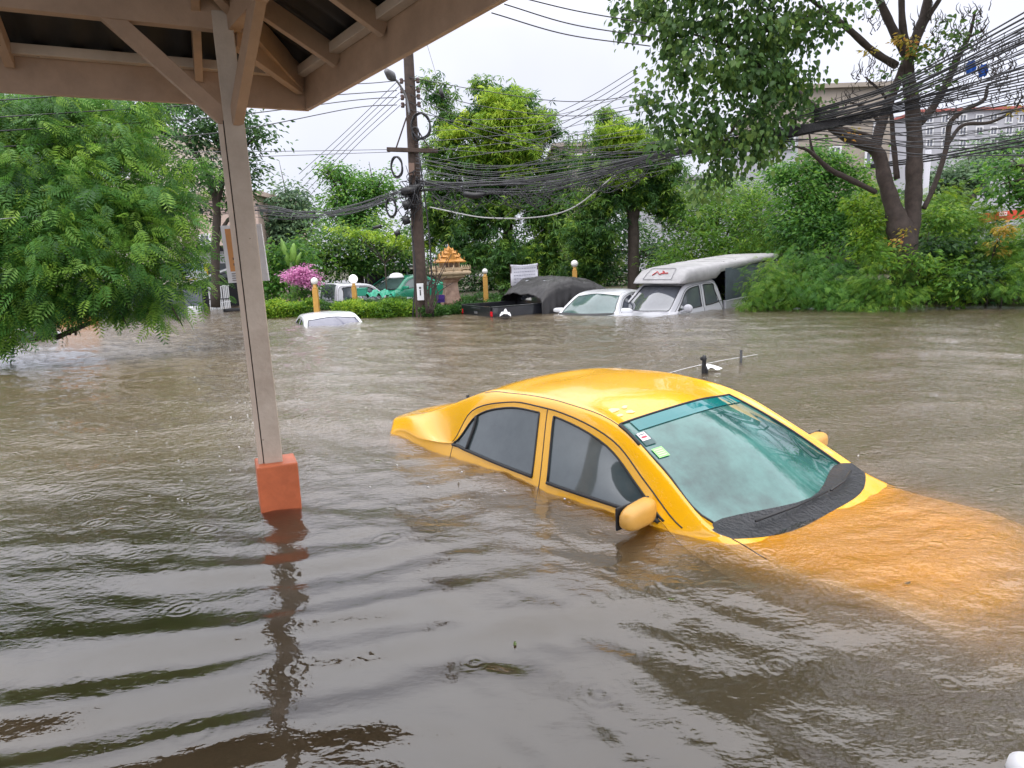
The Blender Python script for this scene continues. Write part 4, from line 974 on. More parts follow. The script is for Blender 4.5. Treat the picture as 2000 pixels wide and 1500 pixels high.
def marker():
    b = PZ(1375, 728, 0); k = b[1] / F
    t = thing('marker_post', 'black forked stake wrapped with rag standing in water beyond the taxi roof', 'stake', (b[0], b[1], -.93))
    mb = MB(); mb.tube(smoothline([b + [-.01, 0, -.9], b + [-.005, 0, 0], b + [0, 0, .12], b + [.0, 0, .20]], 4), [.024] * 9 + [.026, .03, .022, .018], 7); mb.build('stake', M['black'], t)
    mb = MB(); mb.tube([b + [.035, 0, -.2], b + [.03, 0, .03], b + [.005, 0, .10]], [.02, .018, .012], 6); mb.build('prong', M['black'], t)
    mb = MB(); mb.sphere(b + [-.03, 0, .165], .018, 6, (1, .7, 1.3)); mb.build('knot', M['black'], t)
    b = PZ(1447, 708, 0)
    mb = MB(); mb.tube([b + [0, 0, -.9], b + [0, 0, .155]], .017, 10)
    top(mb, 'marker_post', M['black'], 'plain straight black stake standing in water, right of the forked one', 'stake')
    a, e_ = PZ(1285, 735, .01), PZ(1480, 692, .015); pts = [a, PZ(1330, 722, .012), PZ(1372, 712, .05), PZ(1410, 704, .02), PZ(1446, 698, .06), e_]
    mb = MB(); mb.tube(smoothline(pts, 8), .0032, 5); top(mb, 'cord', M['white'], 'pale cord running between the two black stakes', 'cord')
    mb = MB(); c = PZ(1391, 722, .0); vs = []
    for i in range(9):
        for j in range(7):
            u, v = i / 8 - .5, j / 6 - .5; vs.append(c + [.17 * u, .22 * v, .022 * math.cos(u * 3) + .02 * math.sin(7 * u + 5 * v) + .012])
    mb.add(vs, [(i * 7 + j, (i + 1) * 7 + j, (i + 1) * 7 + j + 1, i * 7 + j + 1) for i in range(8) for j in range(6)], True)
    top(mb, 'plastic_bag', M['white'], 'crumpled white plastic bag floating beside the forked black stake', 'plastic bag')
marker()
rb = np.random.default_rng(12)
mb = MB()
for i in range(230):
    y = 3.6 + 9 * rb.uniform(0, 1) ** 1.2; x = rb.uniform(-.62, .1) * y if rb.uniform() < .75 else rb.uniform(-.6, .75) * y
    r_ = rb.uniform(.003, .009); z = float(wave_field(np.array([[x]]), np.array([[y]]))[0, 0])
    mb.lathe((x, y, z - .002), [(r_, 0), (r_ * .85, r_ * .5), (r_ * .45, r_ * .85), (r_ * .05, r_)], 7)
top(mb, 'rain_bubbles', M['bubble'], 'small pale rain bubbles dotting the brown water', 'bubbles', kind='stuff')
rl = np.random.default_rng(31); lmats = [mat('fallen_leaf_brown', (.10, .06, .02), .6), mat('fallen_leaf_green', (.08, .12, .02), .6)]
for i in range(26):
    y = rl.uniform(1.9, 11); x = rl.uniform(-.55, .72) * y; z = float(wave_field(np.array([[x]]), np.array([[y]]))[0, 0]) + .004; a = rl.uniform(0, 6.28); l_ = rl.uniform(.010, .022)
    ca, sa = math.cos(a), math.sin(a); mb = MB(); P5 = [(-1, 0), (-.4, .38), (.3, .34), (1, 0), (.3, -.34), (-.4, -.38)]
    mb.add([(x + l_ * (u * ca - v * sa), y + l_ * (u * sa + v * ca), z + .004 * u * u) for u, v in P5], [(0, 1, 2, 3), (0, 3, 4, 5)])
    top(mb, 'fallen_leaf', lmats[i % 2], 'small fallen leaf floating on the brown water', 'leaf', 'fallen leaves on the water')
for i, (px, py, lab) in enumerate(((1556, 603, 'left of the two'), (1584, 603, 'right of the two'))):
    c = PZ(px, py, .01); mb = MB(); mb.sphere(c, .05, 6, (1.8, .8, .5)); top(mb, 'foam_scrap', M['white'], 'white foam scrap at the foot of the bank bushes, ' + lab, 'foam scrap')
# pale tub rim poking in at the lower right
c = PZ(2015, 1512, .02); mb = MB(); mb.lathe(c + [0, 0, -.03], [(.045, 0), (.055, .03), (.05, .055), (.03, .07), (.001, .075)], 20)
top(mb, 'plastic_tub', M['white'], 'rounded pale plastic tub floating at the lower right corner', 'tub')

# ================================================================== VEGETATION
LM = {
 'fern': leafmat('feathery_leaf', (.018, .060, .018), (.070, .20, .033), (.30, .47, .06), .45),
 'mango': leafmat('mango_leaf', (.018, .055, .024), (.065, .17, .035), (.26, .40, .05), .4),
 'yellow': leafmat('young_mango_leaf', (.09, .20, .025), (.24, .40, .04), (.48, .60, .07), .45),
 'pipal': leafmat('pipal_leaf', (.024, .062, .022), (.075, .160, .040), (.19, .29, .06), .4),
 'dark': leafmat('dark_leaf', (.014, .040, .018), (.036, .10, .030), (.11, .22, .045), .35),
 'weed': leafmat('weed_leaf', (.035, .10, .018), (.11, .26, .035), (.32, .46, .06), .45),
 'vine': leafmat('vine_leaf', (.020, .075, .020), (.075, .22, .035), (.22, .40, .06), .4),
 'hedge': leafmat('hedge_leaf', (.04, .12, .014), (.14, .29, .025), (.36, .48, .05), .4),
 'trim': leafmat('trimmed_leaf', (.018, .065, .014), (.045, .13, .022), (.10, .22, .04), .3),
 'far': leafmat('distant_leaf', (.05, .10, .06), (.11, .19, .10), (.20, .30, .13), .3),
 'pink': leafmat('bougainvillea_bract', (.30, .08, .22), (.62, .24, .46), (.80, .50, .66), .4),
 'autumn': leafmat('yellowing_leaf', (.12, .12, .02), (.42, .36, .05), (.62, .28, .08), .4),
}
def tree(name, label, blobs, kind, n, size, m, trunk=None, limbs_from=None, bark='bark_d', cat='tree', group=None, r0=.12, **kw):
    """trunk: list of limbs, each a list of (px, py, Y, radius)"""
    c = np.mean([b[0] for b in blobs], 0)
    if trunk: b0 = PX(*trunk[0][0][:3]); loc = (b0[0], b0[1], b0[2])
    else: loc = (c[0], c[1], max(-.9, min(b[0][2] - b[1][2] for b in blobs)))
    t = thing(name, label, cat, loc, 0, group)
    if trunk or limbs_from is not None:
        mb = MB()
        for l in (trunk or []): limb(mb, l, 9)
        if limbs_from is not None: auto_limbs(mb, limbs_from, blobs, r0)
        mb.build('trunk', M[bark], t)
    else:
        mb = MB(); bb = np.array([c[0], c[1] + .3, -.9])
        mb.tube([bb, np.array([c[0], c[1] + .3, c[2] * .6 + .1])], [r0, r0 * .7], 7); auto_limbs(mb, (c[0], c[1] + .3, c[2] * .6), blobs, r0 * .7); mb.build('trunk', M[bark], t)
    crown('crown', t, blobs, kind, n, size, m, **kw)
    return t

# --- left feathery tree leaning over the water
bl = [BL(60, 250, 11.8, 140, 75), BL(215, 290, 11.8, 105, 60), BL(20, 350, 11.0, 160, 95), BL(170, 390, 11.2, 130, 85), BL(285, 430, 11.6, 90, 80), BL(70, 480, 10.6, 150, 95), BL(220, 510, 11.0, 120, 75), BL(330, 520, 11.6, 50, 60),
      BL(40, 580, 10.5, 120, 60), BL(160, 585, 10.8, 90, 38), BL(290, 585, 11.4, 75, 32), BL(-60, 450, 10.8, 110, 220), BL(-10, 630, 10.4, 45, 30), BL(330, 385, 12, 45, 40), BL(130, 215, 12.4, 120, 40), BL(-30, 645, 10.4, 50, 30), BL(372, 330, 12, 26, 18), BL(385, 465, 12, 24, 26), BL(392, 545, 12, 14, 26), BL(250, 210, 12, 60, 22)]
T1 = tree('feathery_tree', 'bright green feathery tree overhanging the water on the left', bl, 'frond', 13500, .245, LM['fern'],
     trunk=[[(-60, 720, 11.2, .16), (-40, 560, 11.3, .14), (30, 430, 11.4, .11), (120, 330, 11.6, .07), (200, 270, 11.8, .03)], [(-40, 560, 11.3, .11), (80, 520, 11.2, .08), (220, 480, 11.3, .05), (330, 470, 11.6, .02)],
            [(30, 430, 11.4, .09), (20, 330, 11.6, .06), (60, 230, 11.8, .03)], [(80, 520, 11.2, .06), (180, 580, 11.1, .04), (290, 600, 11.2, .02)], [(90, 580, 11.0, .03), (104, 632, 11.0, .01)], [(140, 600, 11.0, .025), (141, 645, 11.0, .008)], [(330, 590, 11.3, .02), (357, 637, 11.3, .008)], [(230, 600, 11.2, .02), (250, 640, 11.2, .006)]],
     clump=.34, per=17, shell=.6, droop=.35, zmin=.03)
# drooping leafy tips along its lower edge
# --- fallen timber and dark bags below it
mb = MB(); limb(mb, [(110, 660, 11.2, .05), (150, 642, 11.3, .05), (205, 618, 11.5, .028)], 7); mb.tube([PX(137, 655, 11.2), PX(132, 628, 11.2)], [.02, .01], 5); mb.tube([PX(148, 655, 11.2), PX(148, 636, 11.2)], [.02, .01], 5)
top(mb, 'fallen_branch', M['bark_d'], 'dark fallen branch slanting up out of water under the feathery tree', 'branch')
mb = MB(); vs = []; c0 = PZ(70, 662, 0)
prof = []
for i in range(13):
    for j in range(20):
        ph, th_ = math.pi * i / 12, 2 * math.pi * j / 20; r = 1 + .10 * math.sin(3 * th_ + i) + .06 * math.sin(7 * th_ + 2 * i)
        vs.append(c0 + [.42 * r * math.sin(ph) * math.cos(th_), .3 * r * math.sin(ph) * math.sin(th_), .05 + .17 * r * math.cos(ph)])
mb.add(vs, [(i * 20 + j, i * 20 + (j + 1) % 20, (i + 1) * 20 + (j + 1) % 20, (i + 1) * 20 + j) for i in range(12) for j in range(20)], True)
top(mb, 'rubbish_sack', mat('black_sack', (.015, .015, .02), .4, bump=.6, bscale=9), 'bulging black rubbish sack half afloat under the feathery tree', 'sack')
mb = MB(); c0 = PZ(108, 652, .02); mb.box(c0 + [0, 0, .02], (.20, .16, .05), .4); top(mb, 'foam_block', M['white'], 'small white foam block floating by the rubbish sack', 'foam block', bevel=.015)
# --- tree behind it, dark, thin
def fork(px, py, Y, r, tops): return [[(px, py, Y, r)] + list(t_) for t_ in tops]
tree('dark_tree', 'tall dark tree with crooked limbs rising behind the shelter post', [BL(300, 240, 22, 90, 45), BL(400, 250, 22, 80, 60), BL(470, 245, 22, 60, 35), BL(350, 330, 22, 80, 45), BL(440, 350, 22, 60, 45), BL(500, 270, 22, 36, 28), BL(490, 330, 22, 38, 22), BL(250, 190, 22, 160, 30), BL(480, 400, 22, 22, 26), BL(395, 400, 23, 28, 28)],
     'leaf', 9000, .17, LM['dark'], trunk=[[(421, 600, 22, .17), (421, 480, 22, .15), (423, 400, 22, .13), (400, 330, 22, .09), (350, 260, 22, .04)], [(423, 400, 22, .10), (445, 330, 22, .08), (478, 290, 22, .05), (512, 250, 22, .02)], [(445, 330, 22, .06), (420, 270, 22, .04), (400, 220, 22, .02)], [(421, 480, 22, .09), (445, 430, 22, .06), (492, 395, 22, .03)]], clump=.55, per=30, droop=.3)
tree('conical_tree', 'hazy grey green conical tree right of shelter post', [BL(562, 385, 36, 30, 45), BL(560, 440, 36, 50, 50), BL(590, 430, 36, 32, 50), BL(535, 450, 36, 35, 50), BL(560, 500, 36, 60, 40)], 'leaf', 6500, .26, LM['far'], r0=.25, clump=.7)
tree('ivy_tower', 'bright vine smothered tree trunk with flat shaggy top, left of utility pole', [BL(665, 345, 30, 34, 26), BL(650, 400, 30, 14, 40), BL(700, 385, 30, 50, 45), BL(740, 365, 30, 35, 35), BL(690, 430, 30, 60, 30), BL(640, 335, 30, 14, 12)], 'leaf', 8000, .17, LM['vine'], r0=.25, clump=.5)
tree('spreading_tree', 'low spreading tree with layered boughs behind the parked cars left of pole', [BL(640, 480, 26, 60, 35), BL(700, 470, 26, 70, 35), BL(760, 480, 26, 45, 40), BL(660, 520, 26, 60, 24), BL(720, 510, 26, 60, 20), BL(600, 500, 26, 40, 35), BL(790, 500, 27, 30, 45)], 'leaf', 9000, .16, LM['mango'], r0=.2, clump=.5)
tree('yellow_spray', 'arching yellow green spray of creeper crossing in front of spreading tree', [BL(700, 455, 24, 28, 6), BL(745, 462, 24, 35, 8), BL(790, 472, 24, 35, 8), BL(660, 447, 24, 18, 5), BL(830, 480, 24, 22, 7)], 'leaf', 1400, .13, LM['yellow'], cat='creeper', r0=.03, clump=.2, per=14)
tree('understorey_bush', 'leafy bush with broad leaves between shelter post and pink flowers', [BL(545, 500, 23, 34, 30), BL(560, 540, 23, 40, 35), BL(590, 500, 24, 30, 30), BL(530, 560, 23, 26, 30)], 'leaf', 3200, .17, LM['vine'], cat='bush', r0=.05, clump=.4)
# banana plant
def banana():
    b = PX(572, 560, 22.5); t = thing('banana_plant', 'banana plant with two upright pale green leaves behind the left hedge', 'plant', (b[0], b[1], -.9))
    mb = MB(); mb.tube([(b[0], b[1], -.9), (b[0], b[1], b[2] + .3), (b[0] + .02, b[1], b[2] + .8)], [.12, .09, .06], 8); mb.build('stem', mat('banana_stem', (.12, .20, .06), .6), t)
    lm = mat('banana_leaf', (.20, .38, .06), .45, noise=.3, nscale=6)
    for p0, p1, w_ in (((568, 520), (548, 465), .10), ((574, 520), (573, 474), .12), ((566, 522), (556, 490), .07), ((578, 522), (588, 492), .07)):
        A, B_ = PX(*p0, 22.5), PX(*p1, 22.4); n = 10; vs = []
        for i in range(n + 1):
            u = i / n; c = A * (1 - u) + B_ * u + [0, -.10 * math.sin(math.pi * u), 0]; wv = w_ * math.sin(math.pi * (.08 + .9 * u)) ** .7
            d = (B_ - A) / np.linalg.norm(B_ - A); sd_ = np.array([d[2], 0, -d[0]]); vs += [c - sd_ * wv + [0, .04, 0], c, c + sd_ * wv + [0, .04, 0]]
        mb = MB(); mb.add(vs, [q for i in range(n) for q in ((i * 3, i * 3 + 1, i * 3 + 4, i * 3 + 3), (i * 3 + 1, i * 3 + 2, i * 3 + 5, i * 3 + 4))], True); o = mb.build('leaf', lm, t); md = o.modifiers.new('s', 'SOLIDIFY'); md.thickness = .006
banana()
def bougain():
    t = thing('bougainvillea', 'pink flowering bougainvillea bush behind the left hedge', 'bush', PX(595, 580, 21.5))
    mb = MB(); auto_limbs(mb, PX(595, 590, 21.5), [BL(585, 545, 21.5, 20, 12), BL(608, 545, 21.5, 15, 12)], .04); mb.build('stem', M['bark'], t)
    crown('flowers', t, [BL(578, 540, 21.0, 26, 15), BL(600, 545, 21.0, 22, 14), BL(590, 530, 21.1, 22, 9)], 'leaf', 2600, .085, LM['pink'], clump=.16, per=14)
    crown('foliage', t, [BL(595, 570, 21.6, 36, 16), BL(605, 552, 21.7, 26, 12)], 'leaf', 1300, .10, LM['vine'], clump=.2)
bougain()
# --- central mango-like tree
tree('mango_tree', 'tall central tree with yellow green top behind the golden spirit house',
     [BL(945, 175, 24, 28, 22), BL(985, 205, 24, 60, 34), BL(1040, 235, 24, 40, 34), BL(930, 240, 24, 50, 36), BL(870, 240, 24, 34, 28), BL(990, 270, 24, 70, 40), BL(1070, 260, 24, 26, 22), BL(860, 300, 24, 50, 36), BL(930, 320, 24, 70, 45), BL(1010, 340, 24, 80, 50), BL(1080, 330, 24, 40, 40), BL(870, 380, 24, 55, 40), BL(950, 400, 24, 80, 45), BL(1060, 410, 23.5, 70, 45), BL(900, 450, 24, 80, 36), BL(1110, 450, 23.5, 60, 45), BL(1060, 490, 23.5, 70, 35), BL(930, 500, 23.6, 60, 26), BL(1000, 500, 23, 60, 36), BL(1040, 540, 23, 60, 24), BL(850, 430, 24, 40, 40), BL(1110, 380, 23.5, 40, 36), BL(860, 190, 24, 26, 20), BL(835, 160, 24, 22, 14)],
     'rosette', 13500, .175, LM['mango'], trunk=[[(985, 620, 24, .26), (985, 520, 24, .24), (992, 450, 24, .20), (985, 380, 24, .15), (980, 300, 24, .10), (975, 220, 24, .04)], [(985, 440, 24, .13), (920, 380, 24, .09), (870, 310, 24, .05)], [(988, 430, 24, .13), (1050, 370, 24, .09), (1080, 320, 24, .04)], [(985, 350, 24, .09), (930, 280, 24, .06), (880, 220, 24, .03), (835, 160, 24, .015)], [(985, 330, 24, .08), (1030, 260, 24, .04)]], clump=.40, per=16, droop=.25)
tree('young_shoots', 'mass of pale yellow green young leaves over central tree crown', [BL(985, 200, 23.2, 34, 26), BL(975, 240, 23.2, 50, 30), BL(1000, 280, 23.2, 50, 30), BL(930, 300, 23.3, 30, 16), BL(890, 255, 23.3, 30, 12), BL(995, 325, 23.2, 22, 16)], 'rosette', 1300, .23, LM['yellow'], trunk=[[(988, 330, 23.9, .05), (985, 270, 23.5, .03), (980, 210, 23.3, .01)]], clump=.35, per=10) if False else None
T6 = [o for o in COL.objects if o.name == 'mango_tree'][0]
crown('young_leaves', T6, [BL(985, 200, 23.2, 38, 28), BL(975, 240, 23.2, 55, 30), BL(1000, 285, 23.2, 55, 32), BL(930, 300, 23.3, 34, 18), BL(890, 255, 23.3, 34, 13), BL(1000, 330, 23.2, 26, 18), BL(1050, 240, 23.3, 20, 14)], 'rosette', 2900, .165, LM['yellow'], clump=.33, per=12)
tree('forked_tree', 'round headed tree with dark forked trunk right of the white banner',
     [BL(1205, 270, 21, 50, 28), BL(1250, 300, 21, 60, 40), BL(1180, 330, 21, 50, 36), BL(1290, 340, 21, 40, 40), BL(1170, 400, 21, 45, 40), BL(1230, 385, 21, 50, 26), BL(1300, 400, 21, 34, 36), BL(1150, 460, 21, 50, 45), BL(1140, 520, 21.5, 45, 36), BL(1175, 495, 21.5, 35, 40), BL(1180, 235, 21, 16, 14), BL(1208, 240, 21, 12, 12)],
     'rosette', 8500, .145, LM['mango'], trunk=[[(1237, 600, 21, .22), (1237, 500, 21, .20), (1236, 430, 21, .19), (1222, 395, 21, .13), (1195, 350, 21, .08), (1185, 300, 21, .03)], [(1237, 430, 21, .17), (1252, 385, 21, .11), (1280, 340, 21, .05)], [(1237, 415, 21, .12), (1238, 350, 21, .08), (1235, 290, 21, .03)]], clump=.34, per=15)
T7 = [o for o in COL.objects if o.name == 'forked_tree'][0]
crown('young_leaves', T7, [BL(1205, 262, 20.4, 42, 20), BL(1235, 285, 20.4, 34, 16), BL(1225, 345, 20.4, 30, 12)], 'rosette', 1200, .135, LM['yellow'], clump=.28, per=12)
tree('shade_tree', 'dense dark tree mass filling the gap behind banner and spirit house', [BL(880, 500, 29, 60, 40), BL(960, 500, 29, 60, 50), BL(1030, 520, 29, 60, 50), BL(1110, 540, 29, 60, 40), BL(1190, 545, 29, 60, 40), BL(840, 540, 29, 60, 40), BL(940, 560, 29, 70, 30), BL(1280, 500, 29, 70, 50), BL(1210, 450, 29, 60, 50)], 'leaf', 12000, .20, LM['dark'], r0=.25, clump=.6)
# --- big pipal tree
PT = [[(1772, 560, 15.0, .34), (1766, 500, 15.0, .33), (1758, 450, 15.0, .31), (1746, 410, 15.0, .21), (1728, 350, 15.0, .17), (1712, 295, 15.0, .15), (1660, 270, 14.8, .13), (1622, 245, 14.6, .11), (1592, 215, 14.3, .09), (1545, 170, 13.9, .06)],
      [(1768, 490, 15.0, .26), (1782, 420, 15.0, .20), (1785, 340, 15.0, .19), (1786, 270, 15.0, .175), (1780, 190, 15.0, .16), (1772, 120, 15.0, .14), (1795, 60, 15.0, .12), (1812, 0, 15.0, .10), (1822, -120, 15.0, .06)],
      [(1708, 292, 15.0, .13), (1722, 240, 15.0, .12), (1745, 180, 15.0, .10), (1768, 120, 15.0, .08)],
      [(1772, 110, 15.0, .11), (1745, 60, 15.0, .10), (1718, 0, 15.0, .085), (1690, -80, 14.8, .05)], [(1770, 90, 15, .09), (1762, 40, 15, .08), (1760, -60, 15, .05)],
      [(1798, 60, 15, .08), (1815, 30, 15, .06), (1845, -20, 15, .05), (1870, -90, 15, .03)],
      [(1750, 128, 15, .09), (1705, 100, 14.8, .08), (1655, 55, 14.4, .07), (1610, 20, 14.0, .05), (1560, -20, 13.6, .03)],
      [(1796, 240, 15, .10), (1822, 210, 15, .09), (1850, 160, 15, .08), (1872, 110, 15, .07), (1893, 70, 15, .045), (1905, 20, 15, .025)], [(1893, 72, 15, .03), (1915, 62, 15, .02), (1930, 45, 15, .008)],
      [(1804, 408, 15, .06), (1826, 360, 15, .06), (1848, 290, 15, .06), (1856, 240, 15, .06), (1885, 215, 15, .05), (1922, 195, 15, .045), (1932, 165, 15, .03), (1975, 150, 15, .012)],
      [(1852, 280, 15, .045), (1880, 245, 15, .045), (1930, 240, 15, .04), (1965, 225, 15, .035), (1985, 210, 15, .02), (1998, 185, 15, .01)],
      [(1710, 375, 15, .06), (1660, 350, 14.8, .07), (1620, 330, 14.7, .06), (1580, 295, 14.6, .04), (1548, 285, 14.5, .02)], [(1625, 335, 14.7, .04), (1590, 300, 14.8, .035), (1580, 260, 14.8, .02)],
      [(1752, 350, 15.2, .07), (1745, 280, 15.2, .06), (1735, 200, 15.2, .04), (1690, 150, 15.2, .02)], [(1640, 250, 14.7, .05), (1690, 262, 14.9, .04), (1712, 270, 15, .04)],
      [(1720, 240, 15, .05), (1690, 210, 15, .04), (1660, 200, 15, .02)]]
PB = [BL(1260, 20, 13, 70, 30), BL(1330, 60, 13, 80, 55), BL(1420, 40, 13, 90, 60), BL(1520, 60, 13.3, 90, 60), BL(1590, 60, 13.5, 48, 60), BL(1330, 150, 13, 60, 45), BL(1430, 150, 13, 90, 55), BL(1530, 150, 13.3, 85, 50), BL(1400, 230, 13, 90, 50), BL(1490, 240, 13.2, 80, 50), BL(1570, 220, 13.6, 36, 36), BL(1330, 230, 13, 50, 36), BL(1420, 300, 13.2, 60, 40), BL(1390, 350, 13.2, 40, 26), BL(1480, 300, 13.4, 40, 28), BL(1275, 195, 13, 26, 26), BL(1300, 270, 13, 30, 20), BL(1400, -60, 13, 180, 60), BL(1560, -50, 13.5, 90, 60), BL(1600, -150, 13.5, 200, 60), BL(1850, -260, 14, 160, 90), BL(2000, -430, 13.5, 190, 100), BL(1700, -380, 13, 160, 90), BL(2150, -230, 14, 120, 90), BL(1450, -170, 13, 150, 60)]
T8 = tree('pipal_tree', 'big forking tree on the right bank, leafy to the left and bare to the right', PB, 'heart', 27000, .10, LM['pipal'], trunk=PT + [[(1600, 215, 14.2, .06), (1500, 140, 13.6, .05), (1420, 90, 13.2, .03), (1330, 60, 13, .015)], [(1545, 170, 13.8, .05), (1450, 230, 13.3, .03), (1390, 320, 13.2, .012)], [(1610, 20, 14, .04), (1500, 60, 13.4, .03), (1400, 40, 13, .01)]], bark='bark', clump=.34, per=34, shell=.5, droop=.9)
mb = MB(); rr = np.random.default_rng(21)
for (px, py, n_, R_) in ((1820, 60, 30, 30), (1950, 140, 40, 34), (1900, 90, 26, 30), (1840, 110, 26, 26), (1905, 40, 26, 22), (1935, 150, 36, 40), (1985, 200, 26, 26), (1880, 180, 24, 30), (1690, 150, 26, 24), (1660, 200, 18, 20), (1800, 210, 16, 24), (1700, 40, 16, 24), (1870, 60, 20, 24), (1960, 110, 24, 30), (1740, 150, 14, 22), (1850, 210, 18, 24)):
    for _ in range(n_):
        a = PX(px + rr.normal(0, R_ * .6), py + rr.normal(0, R_ * .6), 15 + rr.normal(0, .3)); q = a.copy(); pts = [q]
        for k in range(4): q = q + np.array([rr.normal(0, .035), rr.normal(0, .03), rr.uniform(.02, .08)]); pts.append(q)
        mb.tube(pts, [.011, .010, .008, .006, .003], 4)
tw = mb.build('twigs', M['bark_d'], T8); tw['kind'] = 'stuff'
crown('scattered_leaves', T8, [BL(1800, 110, 14.7, 40, 30), BL(1780, 170, 14.6, 24, 20), BL(1860, 70, 14.8, 34, 34), BL(1700, 10, 14.7, 18, 14), BL(1830, 150, 14.8, 20, 20), BL(1725, 150, 14.7, 16, 16)], 'heart', 420, .10, LM['pipal'], clump=.3, per=8)
crown('yellow_leaves', T8, [BL(1765, 75, 14.7, 18, 12), BL(1700, 100, 14.6, 12, 8), BL(1790, 90, 14.7, 16, 12), BL(1765, 455, 14.5, 12, 10), BL(1755, 475, 14.4, 10, 8), BL(1975, 210, 14.8, 12, 10), BL(1655, 260, 14.5, 14, 8)], 'leaf', 240, .11, LM['autumn'], clump=.15, per=9)

# --- right-hand bank
tree('vine_mound', 'tall mound of glossy vines left of the big forking trunk', [BL(1560, 335, 19, 40, 26), BL(1610, 345, 19, 40, 30), BL(1640, 320, 19, 22, 26), BL(1570, 390, 18.5, 60, 40), BL(1630, 400, 18.5, 55, 45), BL(1680, 440, 18, 40, 50), BL(1600, 460, 18, 70, 50), BL(1540, 440, 18.5, 40, 40), BL(1600, 305, 19, 36, 22), BL(1672, 345, 18.6, 30, 40), BL(1520, 345, 19.2, 30, 34), BL(1700, 385, 18, 30, 30)], 'leaf', 14000, .125, LM['vine'], r0=.08, clump=.35, cat='vine')
tree('bamboo_clump', 'soft feathery bamboo clump behind the camper pickup', [BL(1340, 430, 21, 50, 40), BL(1400, 420, 21, 60, 50), BL(1460, 440, 20.5, 60, 50), BL(1360, 490, 20.5, 70, 50), BL(1440, 500, 20, 70, 45), BL(1320, 530, 20.5, 50, 40), BL(1510, 480, 19.5, 45, 50), BL(1380, 560, 20, 70, 40), BL(1330, 390, 21.5, 40, 26), BL(1410, 372, 21.5, 50, 26), BL(1480, 385, 21, 44, 36)], 'thin', 19000, .18, LM['weed'], r0=.06, clump=.5, per=40, droop=.1, cat='bamboo')
tree('right_tree', 'leafy tree leaning in at the right edge above the red board', [BL(1975, 320, 17, 40, 24), BL(1955, 360, 17, 40, 36), BL(2010, 340, 17, 40, 60), BL(1990, 390, 17, 40, 24), BL(2060, 420, 16, 60, 90), BL(1930, 330, 18, 20, 20), BL(2230, 250, 14, 150, 130), BL(2350, -50, 13, 200, 150), BL(2250, -250, 12.5, 180, 120), BL(2450, -350, 12, 200, 150)], 'leaf', 16000, .15, LM['vine'], r0=.12, clump=.4)  # masses beyond the right edge are unseen, added for the windscreen to reflect
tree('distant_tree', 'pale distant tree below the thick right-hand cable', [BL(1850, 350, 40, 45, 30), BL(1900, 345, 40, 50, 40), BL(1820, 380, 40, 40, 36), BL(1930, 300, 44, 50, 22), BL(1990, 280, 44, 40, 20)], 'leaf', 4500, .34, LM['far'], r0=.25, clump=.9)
tree('backing_tree', 'dark green trees massed behind the vine mound', [BL(1500, 470, 27, 90, 60), BL(1600, 480, 27, 90, 60), BL(1700, 480, 27, 90, 60), BL(1830, 460, 26, 80, 60), BL(1400, 540, 26, 90, 40), BL(1880, 490, 24, 100, 40), BL(1960, 500, 22, 80, 50)], 'leaf', 13000, .24, LM['dark'], r0=.2, clump=.6)
def bush(label, blobs, kind, n, size, m, cat='bush', **kw): return tree('bush', label, blobs, kind, n, size, LM[m], cat=cat, r0=.03, bark='bark_d', zmin=-.05, **kw)
bush('light green bush rising from the water beside the camper shell', [BL(1500, 560, 15.8, 50, 38), BL(1470, 590, 15.4, 34, 18), BL(1540, 590, 15.4, 50, 22), BL(1530, 530, 16.4, 40, 30)], 'frond', 3000, .12, 'weed', clump=.22, per=14)
bush('bushy weeds at the water in front of vine mound', [BL(1600, 570, 15.2, 50, 34), BL(1640, 590, 14.9, 50, 22), BL(1580, 520, 16, 44, 36), BL(1640, 530, 15.6, 40, 34)], 'frond', 3600, .115, 'vine', clump=.22, per=14)
bush('low leafy bush directly before the big trunk', [BL(1700, 560, 14.6, 50, 34), BL(1750, 575, 14.4, 50, 30), BL(1710, 500, 15.0, 30, 34), BL(1680, 600, 14.4, 40, 12), BL(1765, 530, 14.7, 26, 20)], 'frond', 3000, .115, 'weed', clump=.2, per=14)
bush('yellow tinged bush right of the big trunk', [BL(1830, 540, 14.6, 50, 36), BL(1870, 560, 14.2, 50, 26), BL(1850, 430, 15.4, 34, 30), BL(1820, 420, 15.4, 20, 22), BL(1850, 490, 15.2, 50, 30), BL(1800, 505, 14.3, 26, 22), BL(1735, 505, 14.3, 18, 18)], 'leaf', 4200, .12, 'weed', clump=.25)
bush('dark glossy bush in the shade right of trunk foot', [BL(1830, 490, 15, 40, 26), BL(1900, 500, 15, 50, 36), BL(1920, 545, 14.2, 60, 28)], 'leaf', 2600, .13, 'dark', clump=.25)
bush('tall pale yellow green scrub behind the bank bushes', [BL(1760, 430, 17.5, 40, 50), BL(1840, 400, 17.5, 40, 36), BL(1880, 440, 17, 50, 40), BL(1690, 400, 17.5, 30, 36), BL(1930, 430, 17, 30, 26)], 'frond', 3300, .14, 'hedge', clump=.3, per=16)
bush('tall weedy bush at the right edge under the red board', [BL(1960, 490, 14.5, 50, 50), BL(1990, 540, 13.8, 50, 40), BL(2040, 480, 14, 50, 70), BL(1940, 560, 13.8, 40, 18)], 'frond', 3000, .125, 'weed', clump=.22, per=14)
bush('vine wrapped stump left of the big trunk', [BL(1700, 430, 15.4, 26, 40), BL(1690, 480, 15.3, 26, 36), BL(1675, 400, 15.6, 22, 16)], 'leaf', 1900, .11, 'hedge', clump=.2)
bush('small shrub with yellowing leaves at right water edge', [BL(1950, 470, 14.2, 10, 30), BL(1967, 450, 14.2, 12, 20)], 'leaf', 260, .11, 'autumn', clump=.15)
